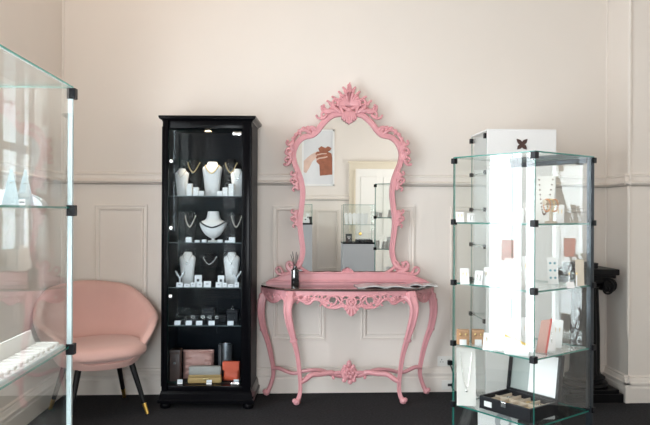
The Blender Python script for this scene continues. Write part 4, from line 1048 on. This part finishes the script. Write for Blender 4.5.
for (y0, y1, za, zb_) in ((-bl / 2, -bl / 2 + .014, 0, LH), (bl / 2 - .014, bl / 2, 0, LH), (-bl / 2, bl / 2, 0, .014), (-bl / 2, bl / 2, LH - .014, LH)):
    lid.prism([(y0, za), (y1, za), (y1, zb_), (y0, zb_)], lambda y, z, h: lidp(y, z, h), -.012, .008)
lo = lid.build('lid', m_boxblack, bo)
b = MB(); b.prism([(-bl / 2 + .014, .014), (.03, .014), (.03, LH - .014), (-bl / 2 + .014, LH - .014)], lambda y, z, h: lidp(y, z, h), 0.001, .0075); b.build('satin_pad', m_satin, lo)
b = MB(); b.prism([(.03, .014), (bl / 2 - .014, .014), (bl / 2 - .014, LH - .014), (.03, LH - .014)], lambda y, z, h: lidp(y, z, h), 0.001, .0075); b.build('grey_pad', m_greygreen, lo)
for y in (-.1, .1):
    b = MB(); b.tube([lidp(y - .012, 0, .002), lidp(y + .012, 0, .002)], .006, 8); b.build('hinge', m_chrome, lo, smooth=True)
# poster card standing on the case floor
o = hthing('poster_card', 499, 3.42, HB, 'white tilted card with grey ring picture below the open box', 'card', R(-14))
easel(o, .2, .27, m_card, .35)
b = MB(); n = 24; ringp = [(.028 + .042 * math.cos(2 * PI * i / n), .205 + .042 * math.sin(2 * PI * i / n)) for i in range(n)]
b.prism(ringp, lambda x, z, h: Vector((x, -.0475 + .35 * z - h, z)), -.001, .0015); b.build('print', m_greybase, o)
b = MB(); ringp = [(.034 + .022 * math.cos(2 * PI * i / n), .20 + .022 * math.sin(2 * PI * i / n)) for i in range(n)]
b.prism(ringp, lambda x, z, h: Vector((x, -.0475 + .35 * z - h, z)), .001, .003); b.build('print_highlight', m_card, o)

# ======================================================= white tower case
YT = -.72
x0, x1 = W(487, 200, YT).x, W(556, 200, YT).x; TZ = W(520, 131, YT).z
tw = thing('display_tower', 'white-fronted display tower with dark leaf emblem behind the glass showcase', 'display case', ((x0 + x1) / 2, YT + .2, 0))
wd = x1 - x0; TD = .40
b = MB(); b.box((0, -TD / 2 + .009, (TZ + .1) / 2), (wd, .018, TZ - .1), bev=.002); b.build('front_board', m_panelwhite, tw)
b = MB(); b.box((0.01, TD / 2 - .009, (TZ + .1) / 2), (wd - .02, .018, TZ - .1)); b.build('back_board', m_panelwhite, tw)
pane(tw, 'side_pane', (-wd / 2 + .003, 0, (TZ + .1) / 2), (.006, TD - .04, TZ - .1)); pane(tw, 'side_pane', (wd / 2 - .003, 0, (TZ + .1) / 2), (.006, TD - .04, TZ - .1))
b = MB(); b.box((0, 0, TZ + .006), (wd, TD, .012), bev=.002); b.build('top_board', m_panelwhite, tw)
b = MB(); b.box((0, 0, .05), (wd, TD, .1), bev=.003); b.build('base', m_panelwhite, tw)
for i in range(5):
    z = 1.62 - i * .245; pane(tw, 'shelf', (0, 0, z), (wd - .014, TD - .04, .007))
    for sy in (-1, 1): clip(tw, (-wd / 2 - .004, sy * (TD / 2 - .03), z), s=(.02, .026, .028))
for sy in (-1, 1): clip(tw, (-wd / 2 - .004, sy * (TD / 2 - .03), TZ - .03), s=(.022, .028, .034))
lc_ = W(522, 144.5, YT)
for k, a in enumerate((45, 135, 225, 315)):
    b = MB(); n = 10; L = .052 if k in (0, 1) else .046; pl = [(L * i / n, .014 * math.sin(PI * (i / n) ** .8)) for i in range(n + 1)] + [(L * i / n, -.014 * math.sin(PI * (i / n) ** .8)) for i in range(n - 1, 0, -1)]
    ca, sa = math.cos(R(a)), math.sin(R(a))
    b.prism(pl, lambda x, z, h: Vector((lc_.x - tw.location.x + x * ca - z * sa, -TD / 2 - h, lc_.z + x * sa + z * ca)), -.002, .002 + .0004 * k); b.build('emblem_leaf', m_logo, tw)

# ============================================================ black column
pc = W(584.5, 399, -.19)
co = thing('ionic_pedestal', 'black fluted pedestal column with scroll capital beside the right wall', 'pedestal', (pc.x, -.19, 0))
H = .955
b = MB(); b.box((0, 0, .03), (.42, .34, .06), bev=.004); b.box((0, 0, .075), (.36, .33, .03), bev=.004); b.build('plinth', m_column, co)
b = MB(); b.lathe([(.10, .09), (.155, .09), (.165, .105), (.155, .122), (.135, .128), (.13, .138), (.142, .148), (.142, .158), (.125, .166), (.112, .18)], n=32); b.build('base_rings', m_column, co, smooth=True)
b = MB(); n = 96
rings = []
for z, r_ in ((.178, .112), (.20, .106), (.5, .103), (.80, .092), (.815, .098)):
    rings.append([Vector(((r_ - (.006 * abs(math.sin(j * PI / 6)) if .19 < z < .81 else 0)) * math.cos(2 * PI * j / n), (r_ - (.006 * abs(math.sin(j * PI / 6)) if .19 < z < .81 else 0)) * math.sin(2 * PI * j / n), z)) for j in range(n)])
b.rings(rings); b.build('shaft', m_column, co, smooth=True, ang=50)
b = MB(); b.lathe([(.09, .81), (.115, .82), (.12, .835), (.10, .85), (.10, .88)], n=32); b.box((0, 0, .868), (.26, .24, .04), bev=.01); b.build('capital', m_column, co, smooth=True)
for sx in (-1, 1):
    b = MB(); b.tube([(sx * .128, -.13, .835), (sx * .128, .13, .835)], [.05, .05], 20); 
    f = Fn(lambda x, z, h=0, sx=sx: Vector((sx * x, -.13 - h, z)), 1.0, (0, -1, 0))
    curl(b, f, (.085, .882), 0, .33, -14, -75, .010, .006, n=30, ball=.012)
    b.build('volute', m_column, co, smooth=True)
b = MB(); b.box((0, 0, .899), (.32, .30, .022), bev=.004); b.box((0, 0, .932), (.36, .33, .044), bev=.008); b.build('abacus', m_column, co)
ob = thing('black_box', 'flat black box lying on top of the black pedestal column', 'box', (pc.x - .04, -.19, .954))
bx((0, 0, .012), (.2, .16, .024), bev=.004).build('box_base', m_boxblack, ob); bx((0, 0, .031), (.204, .164, .014), bev=.004).build('lid', m_boxblack, ob)

# ===================================================== sockets on the wall
def socket(u, v, label, plug):
    p_ = W(u, v, 0); o = thing('wall_socket', label, 'socket', (p_.x, 0, p_.z))
    b = MB(); b.box((0, -.006, 0), (.118, .012, .076), bev=.004); b.build('plate', m_socket, o, smooth=True)
    for sx in (-1, 1):
        b = MB()
        for (dx, dz_, w_, h) in ((0, .014, .004, .009), (-.009, -.004, .008, .004), (.009, -.004, .008, .004)): b.box((sx * .028 + dx, -.0122, dz_), (w_, .002, h))
        b.build('slots', m_ink, o)
        b = MB(); b.box((sx * .008, -.0135, .024), (.008, .004, .014), bev=.001); b.build('switch', m_socket, o)
    return p_
p1 = socket(445, 361, 'double white wall socket with a black plug above the skirting', True)
pl = thing('power_plug', 'black plug and cable in the wall socket', 'plug', (p1.x + .03, -.013, p1.z - .006))
b = MB(); b.box((0, -.016, 0), (.034, .030, .036), bev=.006); b.build('plug', m_clip, pl, smooth=True)
b = MB(); b.tube(curve([(0, -.03, -.012), (.012, -.04, -.05), (.022, -.045, -.11), (.008, -.05, -.17), (.03, -.055, -p1.z + .02), (.10, -.06, -p1.z + .012), (.3, -.05, -p1.z + .012)], 6), .004, 6); b.build('cable', m_clip, pl, smooth=True)
p2 = W(447, 388, 0)
o = thing('wall_socket', 'lower white socket plate on the skirting board', 'socket', (p2.x, -.033, max(p2.z, .055)))
b = MB(); b.box((0, -.005, 0), (.1, .01, .07), bev=.003); b.build('plate', m_socket, o, smooth=True)
b = MB(); b.box((.01, -.011, .0), (.03, .003, .02), bev=.001); b.build('outlet', m_ink, o)

# ================================ the part of the shop that the mirror shows
pf = thing('framed_picture', 'framed photograph of brown clasped hands on the rear wall', 'picture', (.46, YR, 2.26))
b = MB()
for (x, z, w_, h) in ((-.255, 0, .03, .94), (.255, 0, .03, .94), (0, .455, .54, .03), (0, -.455, .54, .03)): b.box((x, .016, z), (w_, .032, h), bev=.003)
b.build('frame', m_panelwhite, pf)
b = MB(); b.box((0, .010, 0), (.49, .012, .90)); b.build('print', m_print, pf)
hm = lambda x, z, h: Vector((x, .016 + h, z))
b = MB(); b.prism([(-.24, -.24), (-.24, -.06), (-.18, .0), (-.12, .05), (-.04, .09), (.02, .10), (.05, .06), (.0, .02), (-.05, -.02), (-.10, -.07), (-.14, -.16), (-.2, -.26)], hm, 0, .0015); b.build('pale_hand', m_skin2, pf)
b = MB(); b.prism([(.03, -.30), (.02, -.12), (-.03, -.07), (-.02, -.03), (-.04, .0), (-.02, .03), (-.05, .06), (-.02, .10), (.02, .10), (.0, .15), (.05, .19), (.12, .16), (.16, .19), (.22, .16), (.2, .12), (.16, .10), (.22, .07), (.23, .0), (.235, -.28)], hm, .001, .003); b.build('brown_hand', m_skin, pf)
b = MB(); b.prism([(-.03, -.05), (.02, -.02), (.10, -.01), (.16, .01), (.15, .025), (.08, .01), (.01, .0), (-.04, -.03)], hm, .002, .004); b.prism([(-.02, .035), (.06, .055), (.14, .06), (.14, .075), (.05, .072), (-.03, .05)], hm, .002, .004); b.build('finger_light', m_skin2, pf)
def counter(x, wd, y, zt, zm, label, nm):
    o = thing('glass_counter', label, 'display case', (x, y, 0), 0, 'glass-topped counters by the rear wall'); dp = .42
    b = MB(); b.box((0, 0, zm / 2), (wd, dp, zm), bev=.003); b.build('base', m_greybase, o)
    b = MB(); b.box((0, 0, zm + .012), (wd + .01, dp + .01, .024), bev=.003); b.build('deck', m_clip, o)
    h = zt - zm - .024; zc = zm + .024 + h / 2
    for sy in (-1, 1): pane(o, 'side_pane', (0, sy * (dp / 2 - .003), zc), (wd, .006, h))
    for sx in (-1, 1): pane(o, 'end_pane', (sx * (wd / 2 - .003), 0, zc), (.006, dp - .014, h))
    pane(o, 'top_pane', (0, 0, zt + .003), (wd, dp, .006))
    if nm: pane(o, 'shelf', (0, 0, zm + .3), (wd - .016, dp - .016, .006))
    return o
YK = -5.75
counter(.155, .38, YK, 1.47, 1.16, 'grey glass-topped counter below the hand picture', 0)
counter(1.08, .50, YK, 1.47, .86, 'grey glass-topped counter in front of the rear door', 1)
for k, (x, h) in enumerate(((.24, .09), (.28, .15), (.18, .12))):
    o = thing('earring_card', 'white card in the counter below the picture, %s' % ('left', 'middle', 'right')[k], 'earring card', (x, YK + .12, 1.184), PI, 'cards in the rear counter'); easel(o, .05, h)
    b = MB(); b.box((0, -.002 - .0, h * .6), (.02, .006, .02)); b.build('print', m_ink, o)
o = thing('black_box', 'small black box in the counter below the picture', 'box', (.32, YK + .1, 1.184)); bx((0, 0, .04), (.05, .05, .08), bev=.003).build('box_base', m_boxblack, o); bx((0, 0, .09), (.052, .052, .02), bev=.003).build('lid', m_boxblack, o)
for k in range(6):
    o = thing('ring_card', 'white fan-shaped card in the rear door counter, %s of six' % ORD[k], 'card', (.90 + k * .06, YK + .08, 1.163), PI + R(-20 + 8 * k), 'white cards in the rear door counter')
    b = MB(); b.prism([(-.022, 0), (.022, 0), (.034, .16), (.0, .19), (-.034, .16)], lambda x, z, h: Vector((x, h + z * .2, z)), 0, .005); b.build('card', m_card, o)
o = thing('logo_card', 'black square card with white lines in the rear counter', 'card', (.93, YK + .1, .884), PI); easel(o, .1, .13, m_ink, .2)
b = MB(); b.box((0, -.004, .08), (.05, .012, .012)); b.box((0, -.006, .055), (.03, .012, .01)); b.build('print', m_card, o)
o = thing('black_tray', 'long black tray in the rear counter beside the square card', 'tray', (1.17, YK + .06, .884)); bx((0, 0, .02), (.26, .2, .04), bev=.004).build('tray_base', m_boxblack, o)
b = MB()
for i in range(6): b.box((-.1 + i * .04, 0, .044), (.02, .17, .012), bev=.003)
b.build('ring_roll', m_greybase, o)

# ------------------------------------------------------------- view
sc.view_settings.view_transform = 'Standard'; sc.view_settings.look = 'None'; sc.view_settings.gamma = 1
sc.view_settings.use_curve_mapping = False
sc.view_settings.exposure = -0.03
c = sc.cycles
c.use_denoising = True
c.max_bounces = 10; c.diffuse_bounces = 5; c.glossy_bounces = 6; c.transmission_bounces = 6; c.transparent_max_bounces = 40
c.sample_clamp_indirect = 6
c.caustics_reflective = False; c.caustics_refractive = False
